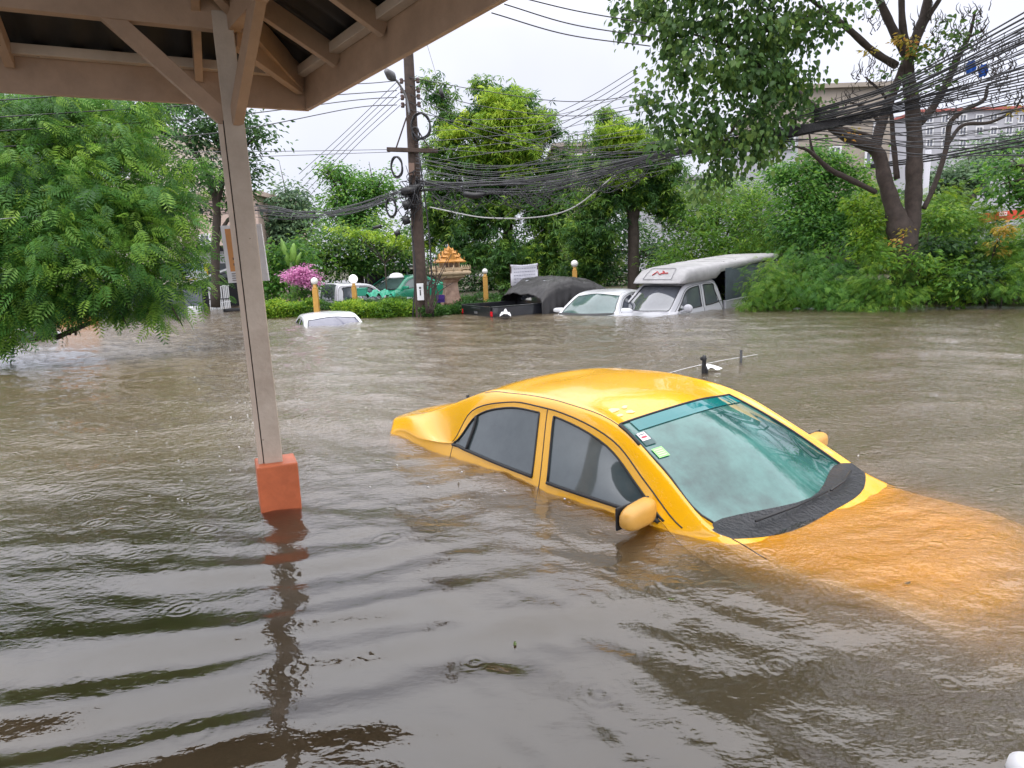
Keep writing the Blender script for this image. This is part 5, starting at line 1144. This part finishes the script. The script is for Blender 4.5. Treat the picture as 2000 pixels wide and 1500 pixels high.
# ground cover along the bank
def weeds():
    n = 16000; x = RNG.uniform(4.7, 15, n); y = 16.3 - .42 * (x - 5.2) + RNG.gamma(1.3, .8, n); P = np.stack([x, y, ground_z(x, y) + RNG.uniform(0, .14, n)], 1); P = P[P[:, 2] > -.02]; n = len(P)
    o = leaf_mesh('weeds', 'leaf', P, .13 * RNG.uniform(.6, 1.4, n), RNG.uniform(0, 6.3, n), RNG.uniform(-.3, 1.3, n), RNG.normal(0, .6, n), np.clip(.5 + .35 * np.sin(P[:, 0] * 3) * np.cos(P[:, 1] * 4) + RNG.normal(0, .2, n), 0, 1), LM['weed'], None)
    setprops(o, 'low green weeds covering the right-hand bank', 'weeds', kind='stuff')
weeds()

# --- hedges: clipped boxes of small leaves
def hedge(label, a, b, h, dep, m, n, size=.075, name='hedge', z0=-.05):
    a = np.array(a[:2]); b = np.array(b[:2]); d = b - a; ln = np.linalg.norm(d); d /= ln; nn = np.array([-d[1], d[0]])
    t = thing(name, label, 'hedge', (*((a + b) / 2), z0 - .6))
    mb = MB(); yaw = math.atan2(d[1], d[0]); c = (a + b) / 2 + nn * dep / 2
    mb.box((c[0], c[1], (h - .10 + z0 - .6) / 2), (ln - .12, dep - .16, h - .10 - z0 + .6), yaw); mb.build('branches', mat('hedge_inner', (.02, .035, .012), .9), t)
    u = RNG.uniform(0, ln, n); f_ = RNG.uniform(0, 1, n); s_ = h / (h + dep)
    front = f_ < s_ * 1.0; v = np.where(front, RNG.uniform(z0, h, n), h); w_ = np.where(front, 0, RNG.uniform(0, dep, n))
    e_ = RNG.uniform(0, 1, n) < .07; u = np.where(e_, np.where(RNG.uniform(0, 1, n) < .5, 0, ln), u); w_ = np.where(e_, RNG.uniform(0, dep, n), w_)
    wob = .05 * np.sin(u * 5.3) + .03 * np.sin(u * 13 + v * 9)
    P = np.stack([a[0] + d[0] * u + nn[0] * (w_ - .0), a[1] + d[1] * u + nn[1] * w_, v], 1) + RNG.normal(0, .045, (n, 3)); P[:, 2] += np.where(front, 0, wob); P[:, :2] -= nn * np.where(front, wob, 0)[:, None]
    tint = np.clip(.45 + .18 * np.sin(u * 3.1) + .22 * RNG.normal(size=n) + .15 * (v - .2), 0, 1)
    leaf_mesh('foliage', 'leaf', P, size * RNG.uniform(.6, 1.3, n), RNG.uniform(0, 6.3, n), RNG.normal(.1, .7, n), RNG.normal(0, .8, n), tint, m, t)
hedge('clipped light green hedge left of the gap, behind shelter post', PX(505, 608, 18.6), PX(606, 608, 18.6), PX(560, 598, 18.4)[2], .8, LM['hedge'], 7000)
hedge('clipped light green hedge between hedge gap and utility pole', PX(652, 612, 17.6), PX(812, 612, 17.2), PX(700, 600, 17.4)[2], .8, LM['hedge'], 11000)
hedge('low darker hedge between utility pole and black pickup', PX(826, 612, 17.0), PX(990, 600, 18.6), PX(900, 602, 17.6)[2], .6, LM['trim'], 9000)
hedge('smooth dark clipped hedge running behind lamp posts before the parked cars', PX(600, 600, 19.8), PX(812, 590, 21.0), PX(700, 592, 20.4)[2], .5, LM['trim'], 9000, .06)
hedge('dark clipped hedge behind the spirit house', PX(850, 590, 20.0), PX(1130, 590, 20.6), PX(960, 580, 20.2)[2], .5, LM['trim'], 8000, .06)

# ================================================================== CABLES
def cable(pts, r, m, label, group, name='cable', seg=10, cat='cable'):
    A = [PX(*p) for p in pts]; A = smoothline(A, seg); mb = MB(); mb.tube(A, r, 5)
    return top(mb, name, m, label, cat, group, origin=A[0])
rr = np.random.default_rng(33)
G1 = 'cables sweeping up to the right'; L1 = 'black cable sweeping from behind the leaves up across big tree to right edge'
for i in range(34):                                               # fan on the right
    y1 = 45 + 8.2 * i + rr.normal(0, 5); Yr = 10.5 + rr.uniform(-.5, .5)
    y0 = 236 + rr.normal(0, 14) + i * .9; ym = (y0 + y1) / 2 + rr.uniform(4, 18)
    cable([(1310, 300 + rr.normal(0, 6), 14.4), (1560, y0, 13.2), (1790, ym - 2, 11.9), (2040, y1 - 14, Yr)], rr.choice([.005, .006, .007, .009, .011]), M['cable'], L1, G1)
for i in range(9):                                                # thicker upper set
    y1 = 20 + i * 9 + rr.normal(0, 2)
    cable([(1590, 215 + i * 3, 13.0), (1760, 158 + i * 5 + rr.normal(0, 2), 12.0), (2040, y1 - 16, 10.5)], rr.choice([.010, .013, .016]), M['cable'], 'thick black cable crossing in front of the forks of the big tree', 'thick cables crossing the big tree')
for i in range(7):                                                # dense lashed bundle
    cable([(1300, 302 + i, 14.3), (1550, 250 + i * 2.2, 13.2), (1780, 194 + i * 3, 12.0), (2040, 122 + i * 7, 10.4)], .011, M['cable'], 'fat black strand of the lashed bundle crossing big tree', 'lashed bundle strands')
for i in range(3):
    cable([(1700, 322 + 3 * i, 16.5), (1830, 302 + 5 * i, 15.8), (2050, 258 + 8 * i, 14.5)], .020, M['cable'], 'fat black cable low on the right in front of pale distant tree', 'low fat cables on the right')
for i, (a, b, c_) in enumerate((((960, 25, 9), (1110, 68, 9.6), (1270, 90, 10.4)), ((985, 8, 9), (1120, 48, 9.6), (1270, 72, 10.4)), ((1020, -4, 9), (1130, 22, 9.6), (1262, 45, 10.4)))):
    cable([a, b, c_], .008, M['cable'], ('lowest', 'middle', 'topmost')[i] + ' of three cables dipping from shelter eave to the leaves at top', 'cables from the eave')
for i, (py, pe) in enumerate(((158, 145), (177, 178), (190, 205), (205, 236))):   # power lines leaving the pole on the left
    cable([(775, py, 17.1), (690, py + 6, 16.0), (420, pe + 24, 13.2), (-20, pe + 52, 10.5)], .010, M['cable'], 'power line running left from the top insulators of the pole', 'power lines on the left')
for i, (py, m1, m2) in enumerate(((165, 205, 204), (182, 240, 300), (197, 262, 304), (212, 250, 300), (150, 175, 178))):
    cable([(795, py, 17.1), (930, m1, 16.6), (1120, (m1 + m2) / 2 + 22, 15.8), (1320, m2 - 4, 14.6)], .009, M['cable'], 'power line sagging from the pole top rightward to the leafy crown', 'power lines on the right')
for i in range(5):                                                # steep stays on the left of the pole
    cable([(782 - i * 1, 205 - i * 12, 17.1), (690 - i * 4, 290 - i * 8, 19), (596 - i * 3, 392 - i * 13, 21)], .008, M['cable_g'], 'thin service wire slanting steeply down to left from pole top', 'slanting service wires')
for i in range(4):
    cable([(1245, 132 + 12 * i, 13.0), (1150, 190 + 12 * i, 14.0), (1050, 238 + 14 * i, 15.0)], .007, M['cable_g'], 'thin wire slanting down left from the leafy crown', 'slanting wires mid sky')
for i in range(5):
    cable([(1290, 180 + 16 * i, 14), (1180, 200 + 16 * i, 15), (1060, 228 + 14 * i, 16), (840, 236 + 20 * i, 17)], .006, M['cable_g'], 'thin grey wire crossing in front of the central tree', 'thin wires before the central tree')
for i in range(22):                                               # tangle right of the pole
    y0 = 360 + rr.normal(0, 10); sg = rr.uniform(6, 46)
    cable([(812, y0, 17.0), (930 + rr.uniform(-20, 20), 350 + sg * .7, 16.4), (1080, 345 + sg * .6 + rr.normal(0, 6), 15.7), (1310, 300 + rr.normal(0, 7), 14.4)], rr.choice([.007, .009, .012]), M['cable'] if i % 3 else M['cable_g'], 'communication cable in the messy sag between pole and big tree', 'messy cables right of pole')
for i in range(12):
    y0 = 330 + rr.normal(0, 22); cable([(812, y0, 17.0), (960, y0 + 12 + rr.uniform(0, 20), 16.6), (1130, y0 + rr.uniform(-15, 25), 16), (1310, y0 - rr.uniform(10, 40), 15)], .006, M['cable_g'], 'thin grey wire strung before the mid crown of central tree', 'thin wires right of pole')
for i in range(15):                                               # left of the pole
    y0 = 372 + rr.normal(0, 9); cable([(800, y0, 17.0), (690, 405 + rr.normal(0, 7), 18.5), (600, 418 + rr.normal(0, 6), 20), (520, 412 + rr.normal(0, 6), 21), (380, 405 + rr.normal(0, 10), 23)], rr.choice([.007, .010]), M['cable'] if i % 2 else M['cable_g'], 'communication cable drooping left from pole towards the shelter post', 'messy cables left of pole')
for i, (a, b, c_) in enumerate((((762, 292, 17), (500, 296, 15), (-20, 298, 12)), ((762, 297, 17), (500, 306, 15), (-20, 324, 12)))):
    cable([a, b, c_], .007, M['cable_g'], ('upper' if i == 0 else 'lower') + ' of two level wires running left from the crossarm', 'level wires left of crossarm')
cable([(840, 405, 16.8), (960, 426, 16.2), (1100, 414, 15.6), (1205, 340, 15)], .016, M['cable_l'], 'pale grey cable hanging in a deep loop right of the pole', None)
cable([(380, 372, 15), (190, 408, 12), (-20, 430, 9.5)], .007, M['cable_l'], 'pale wire slanting in front of the feathery tree', None)
mb = MB(); A = smoothline([PX(905, 378, 16.2), PX(925, 382, 16.2), PX(950, 379, 16.2)], 4); mb.tube(A, [.03, .07, .075, .075, .07, .075, .07, .05, .03], 8)
top(mb, 'splice_closure', M['black'], 'black cable splice closure hanging in the messy cables', 'cable box')
c = PX(862, 182, 16.5); mb = MB(); mb.tube([c + [-.02, 0, .10], c + [.03, 0, -.10]], .045, 8); mb.tube([c + [-.02, 0, .1], PX(832, 80, 15.8)], .004, 4); mb.tube([c + [.03, 0, -.1], PX(880, 235, 16.8)], .004, 4)
top(mb, 'cable_weight', M['black'], 'small dark canister hanging on a steep wire above central tree', 'cable box')
def tangle():
    mb = MB(); r2 = np.random.default_rng(8)
    for i in range(90):
        s_ = r2.uniform(0, 1); px = 830 + 420 * s_ ** 1.3; py = 385 - 60 * s_ + 25 * math.sin(s_ * 3) + r2.normal(0, 12); Y = 17 - 2.4 * s_
        a = PX(px, py, Y); w_ = r2.uniform(.2, .9); pts = [a, a + [w_ * .5, -.05, -r2.uniform(.05, .35)], a + [w_, -.1, r2.normal(0, .08)]]; mb.tube(smoothline(pts, 5), .007, 4)
    top(mb, 'cable_tangle', M['cable'], 'tangled loops of loose cable hanging between the pole and big tree', 'cable tangle', kind='stuff')
tangle()
def blue_cloth(px, py, w_, h_, lab):
    mb = MB(); c = PX(px, py, 14.7); vs = []
    for i in range(9):
        for j in range(9):
            u, v = i / 8 - .5, j / 8 - .5; vs.append(c + [w_ * u * (1 - .4 * abs(v)), .05 * math.sin(9 * u + 4 * v), h_ * v + .03 * math.sin(8 * u)])
    mb.add(vs, [(i * 9 + j, (i + 1) * 9 + j, (i + 1) * 9 + j + 1, i * 9 + j + 1) for i in range(8) for j in range(8)], True)
    o = top(mb, 'plastic_sheet', mat('blue_plastic', (.02, .12, .55), .35) if 'blue_plastic' not in bpy.data.materials else bpy.data.materials['blue_plastic'], lab, 'plastic sheet'); md = o.modifiers.new('s', 'SOLIDIFY'); md.thickness = .004
blue_cloth(1896, 132, .18, .22, 'blue plastic rag snagged on a bare branch, left one'); blue_cloth(1920, 138, .16, .20, 'blue plastic rag snagged on a bare branch, right one')

# ================================================================== BUILDINGS
M['wall_b'] = mat('beige_render', (.36, .31, .26), .8, noise=.15, nscale=.6); M['wall_w'] = mat('pale_render', (.46, .46, .50), .8, noise=.12, nscale=.5)
M['win'] = mat('window_hazed', (.17, .18, .22), .15, spec=.8); M['dk'] = mat('dark_interior', (.012, .012, .016), .9)  # window pane colour painted paler in place of distance haze
def facade(name, label, x0, x1, ytop, ybot, Y, depth, m, wins, roof=None, yaw=0., cat='building', top_r=None):
    a, b = PX(x0, ytop, Y), PX(x1, top_r if top_r else ytop, Y); zt = (a[2] + b[2]) / 2; w_ = b[0] - a[0]; cx = (a[0] + b[0]) / 2
    t = thing(name, label, cat, (cx, Y, -.5))
    mb = MB(); mb.box((cx, Y + depth / 2, (zt - .5) / 2), (w_, depth, zt + .5)); mb.build('wall', m, t)
    mb = MB(); mb.box((cx, Y + depth / 2, zt + .12), (w_ + .5, depth + .5, .22)); mb.build('roof', roof or m, t)
    for (px, py, pw, ph) in wins:
        c = PX(px, py, Y); k = Y / F; mb = MB(); ww, hh = pw * k, ph * k
        for sx in (-1, 1): mb.box((c[0] + sx * (ww / 2), Y - .03, c[2]), (.10, .12, hh + .1))
        for sz in (-1, 1): mb.box((c[0], Y - .035, c[2] + sz * hh / 2), (ww - .1, .12, .10))
        f_ = mb.build('window', M['white'], t); mb = MB(); mb.box((c[0], Y - .012, c[2]), (ww - .1, .03, hh - .1)); mb.build('pane', M['win'], f_)
        mb = MB(); mb.box((c[0], Y - .045, c[2]), (.06, .05, hh - .1)); mb.build('mullion', M['white'], f_)
    return t
facade('beige_building', 'plain beige building seen behind the big forking tree', 1560, 1745, 160, 420, 38, 10, M['wall_b'], [(1630, 300, 20, 24), (1700, 310, 20, 24), (1715, 250, 16, 20)], top_r=185)
facade('apartment_block', 'pale multi storey apartment block with red roof edge at far right', 1795, 2080, 215, 420, 62, 12, M['wall_w'], [(x, y, 12, 14) for y in (232, 256, 280) for x in (1815, 1845, 1880, 1912, 1940, 1970, 1995)], mat('red_roof', (.40, .12, .10), .8))
facade('white_house', 'pale low house glimpsed under the pipal leaves', 1270, 1440, 352, 440, 34, 8, M['wall_w'], [(1300, 385, 20, 16), (1360, 385, 20, 16), (1410, 390, 18, 16)], mat('grey_roof', (.30, .30, .32), .8))
facade('blue_windowed_house', 'pale house with bluish window behind pipal leaves', 1505, 1560, 255, 420, 33, 6, M['wall_w'], [(1535, 275, 30, 26)])
facade('rear_building', 'flat roofed building with rooftop frame between central and forked trees', 1085, 1180, 286, 420, 45, 8, M['wall_b'], [(1130, 310, 14, 14), (1160, 310, 14, 14)])
mb = MB(); B0 = PX(1105, 286, 44); B1 = PX(1150, 272, 44)
for px in (1110, 1128, 1148): a = PX(px, 290, 44); mb.beam(a, a + [0, 0, .9], .06, .06, up=(0, 1, 0))
mb.beam(PX(1108, 268, 44), PX(1152, 258, 44), .06, .06); mb.beam(PX(1108, 276, 44), PX(1152, 270, 44), .05, .05)
top(mb, 'rooftop_frame', M['metal'], 'thin metal rooftop frame on the flat roofed building', 'frame')
facade('pink_house', 'pinkish house showing between the limbs of dark tree', 380, 500, 385, 600, 34, 8, mat('pink_render', (.55, .42, .36), .8, noise=.15), [(402, 470, 18, 22), (455, 470, 16, 22)])
facade('cream_house', 'cream house hidden behind the feathery tree', 120, 330, 260, 600, 36, 8, mat('cream_render', (.60, .54, .46), .8, noise=.15), [(170, 330, 24, 30), (240, 330, 24, 30), (300, 330, 24, 30)])
c = PX(1512, 368, 20.5); mb = MB(); mb.box((c[0], 20.5, c[2] - .2), (.24, .24, 1.3)); top(mb, 'concrete_column', M['wall_w'], 'short pale concrete column among the vines', 'column', bevel=.01)
c = PX(1810, 340, 30); mb = MB(); mb.tube([(c[0], 30, -.5), (c[0], 30, c[2] + 1.0)], .12, 8); top(mb, 'far_pole', M['wall_w'], 'slim pale concrete pole right of the big tree', 'pole')
t = thing('red_board', 'long orange red signboard half hidden by leaves at right', 'signboard', PX(1950, 435, 21)); a, b = PX(1912, 427, 21), PX(2010, 416, 21)
mb = MB(); mb.beam(a, b, .05, .28); bo = mb.build('board', mat('red_board_paint', (.62, .07, .03), .5), t)
wp = mat('board_white', (.8, .72, .7), .5); cc = PX(1958, 421, 20.95)
mb = MB(); mb.box(cc + [0, -.02, 0], (.22, .01, .02)); mb.box(cc + [0, -.02, .10], (.22, .01, .02)); mb.box(cc + [-.11, -.02, .05], (.02, .01, .12)); mb.box(cc + [.11, -.02, .05], (.02, .01, .12)); mb.beam(cc + [-.1, -.021, .01], cc + [.1, -.021, .09], .01, .015); mb.beam(cc + [-.1, -.022, .09], cc + [.1, -.022, .01], .01, .015); mb.build('board_marking', wp, bo)
for p in (a, b): mb = MB(); mb.beam((p[0], p[1] + .06, -.3), (p[0], p[1] + .06, p[2]), .06, .06, up=(0, 1, 0)); mb.build('post', M['metal'], t)

def shop():
    Y = 24.2; t = thing('shop_house', 'grey shop house with white awning beam and dark open front', 'shop', (PX(420, 600, Y)[0], Y, -.93)); k = Y / F
    def slab(name, x0, y0, x1, y1, m, yo=0., th=.08, parent=t, bevel=.0):
        a, b = PX(x0, y0, Y), PX(x1, y1, Y); mb = MB(); mb.box(((a[0] + b[0]) / 2, Y + yo, (a[2] + b[2]) / 2), (abs(b[0] - a[0]), th, abs(a[2] - b[2]))); return mb.build(name, m, parent, bevel=bevel)
    gy = mat('grey_blue_wall', (.16, .18, .21), .7, noise=.2, nscale=1.5); pw = mat('awning_white', (.50, .49, .52), .6, noise=.2, nscale=2)
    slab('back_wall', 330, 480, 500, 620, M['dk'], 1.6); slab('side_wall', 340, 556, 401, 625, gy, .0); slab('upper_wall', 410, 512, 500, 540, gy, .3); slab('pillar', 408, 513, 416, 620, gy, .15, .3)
    slab('awning_edge', 355, 484, 500, 489, M['dk'], -.30, .5); slab('awning_board', 368, 490, 500, 500, pw, -.35, .06); slab('awning_board', 386, 501, 500, 512, pw, -.2, .06)
    mb = MB(); mb.beam(PX(372, 552, Y - .6), PX(470, 516, Y - .6), .05, .06); mb.build('awning_pole', M['white'], t)
    mb = MB(); a, b = PX(392, 550, Y - .5), PX(470, 522, Y - .5); mb.add([a, b, b + [0, .5, .10], a + [0, .5, .10]], [(0, 1, 2, 3)]); o = mb.build('small_awning', M['dk'], t); o.modifiers.new('s', 'SOLIDIFY').thickness = .02
    slab('red_door', 454, 568, 476, 604, mat('dull_red_door', (.20, .06, .045), .7), .9)
    sg = slab('sign', 352, 512, 411, 545, mat('yellow_sign', (.60, .50, .05), .5), -.15, .05)
    slab('sign_field', 354, 514, 403, 529, mat('blue_white_sign', (.45, .60, .68), .5), -.182, .01, sg)
    bl_ = mat('sign_blue', (.02, .08, .30), .5); rr = np.random.default_rng(4); x = 357
    while x < 400:                                               # faint blue lettering
        w_ = rr.uniform(3, 5); mb = MB()
        a = PX(x, 516 + rr.uniform(0, 1), Y); 
        mb.box((a[0], Y - .192, PX(x, 521.5, Y)[2]), (.022, .006, .15)); mb.box((a[0] + w_ * k * .8, Y - .192, PX(x, 521.5, Y)[2]), (.022, .006, .15)); mb.box((a[0] + w_ * k * .4, Y - .1925, PX(x, rr.choice([517.5, 525]), Y)[2]), (w_ * k * .8, .006, .022)); mb.build('letter', bl_, sg); x += w_ + 2.2
    slab('sign_strip', 354, 531, 411, 534, mat('sign_yellow_dark', (.5, .3, .02), .5), -.18, .008, sg)
    slab('pale_panel', 366, 530.5, 409, 543, mat('sign_white', (.55, .55, .6), .5), -.184, .006, sg)
shop()
def gate():
    Y = 23.6; k = Y / F; cx = PX(430, 600, Y)[0]; t = thing('gate', 'white barred gate of three panels standing in water before the shop', 'gate', (cx, Y, -.93)); wh = M['white']
    for i, (x0, x1, yt) in enumerate(((406, 419, 562), (420, 433, 560), (434, 447, 558))):
        pn = None; a, b = PX(x0, yt, Y), PX(x1, yt, Y)
        mb = MB(); mb.box(((a[0] + b[0]) / 2, Y, a[2]), (b[0] - a[0], .04, .03)); mb.box(((a[0] + b[0]) / 2, Y, a[2] - .55), (b[0] - a[0], .042, .035)); pn = mb.build('gate_panel', wh if i != 9 else wh, t)
        for j in range(4): x = a[0] + (b[0] - a[0]) * (j + .5) / 4; mb = MB(); mb.box((x, Y - .022, (a[2] - .93) / 2), (.035, .015, a[2] + .93)); mb.build('bar', wh, pn)
    mb = MB(); a, b = PX(404, 585, Y), PX(449, 583, Y); mb.beam(a + [0, -.04, 0], b + [0, -.04, 0], .02, .03); mb.build('crossbar', M['black'], t)
gate()
def half_car(px, py, Y, w_, label):
    c = PX(px, py, Y); mb = MB(); mb.box((c[0], Y, 0), (w_, .6, .16)); mb.box((c[0], Y - .31, .03), (w_ * .8, .02, .03)); top(mb, 'plastic_board', M['black'], label, 'panel', bevel=.03)
half_car(464, 598, 22.5, .75, 'black plastic panel floating in front of the shop')
a, b = PX(85, 600, 19), PX(185, 600, 19); mb = MB(); mb.box(((a[0] + b[0]) / 2, 19, -.2), (b[0] - a[0], .15, 1.6))
for i in range(9): mb.box(((a[0] + b[0]) / 2, 18.915, -.1 + .085 * i), (b[0] - a[0], .02, .03))
top(mb, 'orange_wall', mat('orange_slats', (.62, .27, .06), .6, noise=.2), 'orange slatted wall showing under the feathery tree', 'wall')
a, b = PX(183, 600, 21), PX(360, 600, 21); mb = MB(); mb.box(((a[0] + b[0]) / 2, 21, -.1), (b[0] - a[0], .15, 1.7)); top(mb, 'grey_wall', mat('dark_grey_wall', (.10, .11, .13), .7, noise=.3), 'dark grey wall behind the feathery tree boughs', 'wall')
c = PX(379, 598, 22); mb = MB(); mb.box((c[0], 22, .05), (.35, .3, .34)); top(mb, 'water_tank', M['white'], 'pale box standing in water left of the gate', 'box', bevel=.05)
def shed():
    Y = 28; t = thing('shed', 'dark open shed with thin posts behind the parked cars', 'shed', (PX(730, 560, Y)[0], Y, -.9)); k = Y / F
    a, b = PX(700, 524, Y), PX(800, 518, Y); mb = MB(); mb.box(((a[0] + b[0]) / 2, Y + 1, a[2]), (b[0] - a[0], 2.4, .10)); mb.build('roof', mat('shed_roof', (.05, .05, .055), .8), t)
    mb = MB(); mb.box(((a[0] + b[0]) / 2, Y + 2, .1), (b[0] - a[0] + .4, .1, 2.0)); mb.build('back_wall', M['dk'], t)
    for px in (718, 759, 795): p = PX(px, 520, Y); mb = MB(); mb.box((p[0], Y - .1, (p[2] - .9) / 2), (.06, .06, p[2] + .9 - .1)); mb.build('post', M['metal'], t)
shed()
c = PX(774, 538, 21.9); mb = MB(); mb.lathe(c + [0, 0, -.08], [(.25, 0), (.25, .03), (.19, .12), (.08, .16), (.001, .165)], 20); top(mb, 'basin', M['white'], 'white upturned basin lying on the roof of the green taxi', 'basin')
c = PX(708, 571, 21.4); mb = MB(); mb.box(c, (.30, .24, .22)); mb.box(c + [0, 0, .125], (.33, .27, .03)); top(mb, 'crate', mat('green_plastic', (.03, .30, .20), .5), 'green plastic crate between glowing lamp post and green taxi', 'crate', bevel=.015)
mb = MB(); vs = []; c0 = PX(737, 577, 21.2); rr = np.random.default_rng(6)
for i in range(25):
    for j in range(9):
        u, v = i / 24, j / 8; vs.append(c0 + [-.35 + .9 * u, .35 * (v - .5), .13 * math.sin(math.pi * u) ** .5 * math.sin(math.pi * v) ** .5 + .05 * math.sin(17 * u + 5 * v) + .04 * math.sin(29 * u - 9 * v)])
mb.add(vs, [(i * 9 + j, (i + 1) * 9 + j, (i + 1) * 9 + j + 1, i * 9 + j + 1) for i in range(24) for j in range(8)], True)
top(mb, 'green_tarpaulin', mat('teal_sheet', (.03, .38, .24), .45, noise=.4, nscale=7), 'crumpled green plastic sheet heaped beside the green taxi', 'tarpaulin')
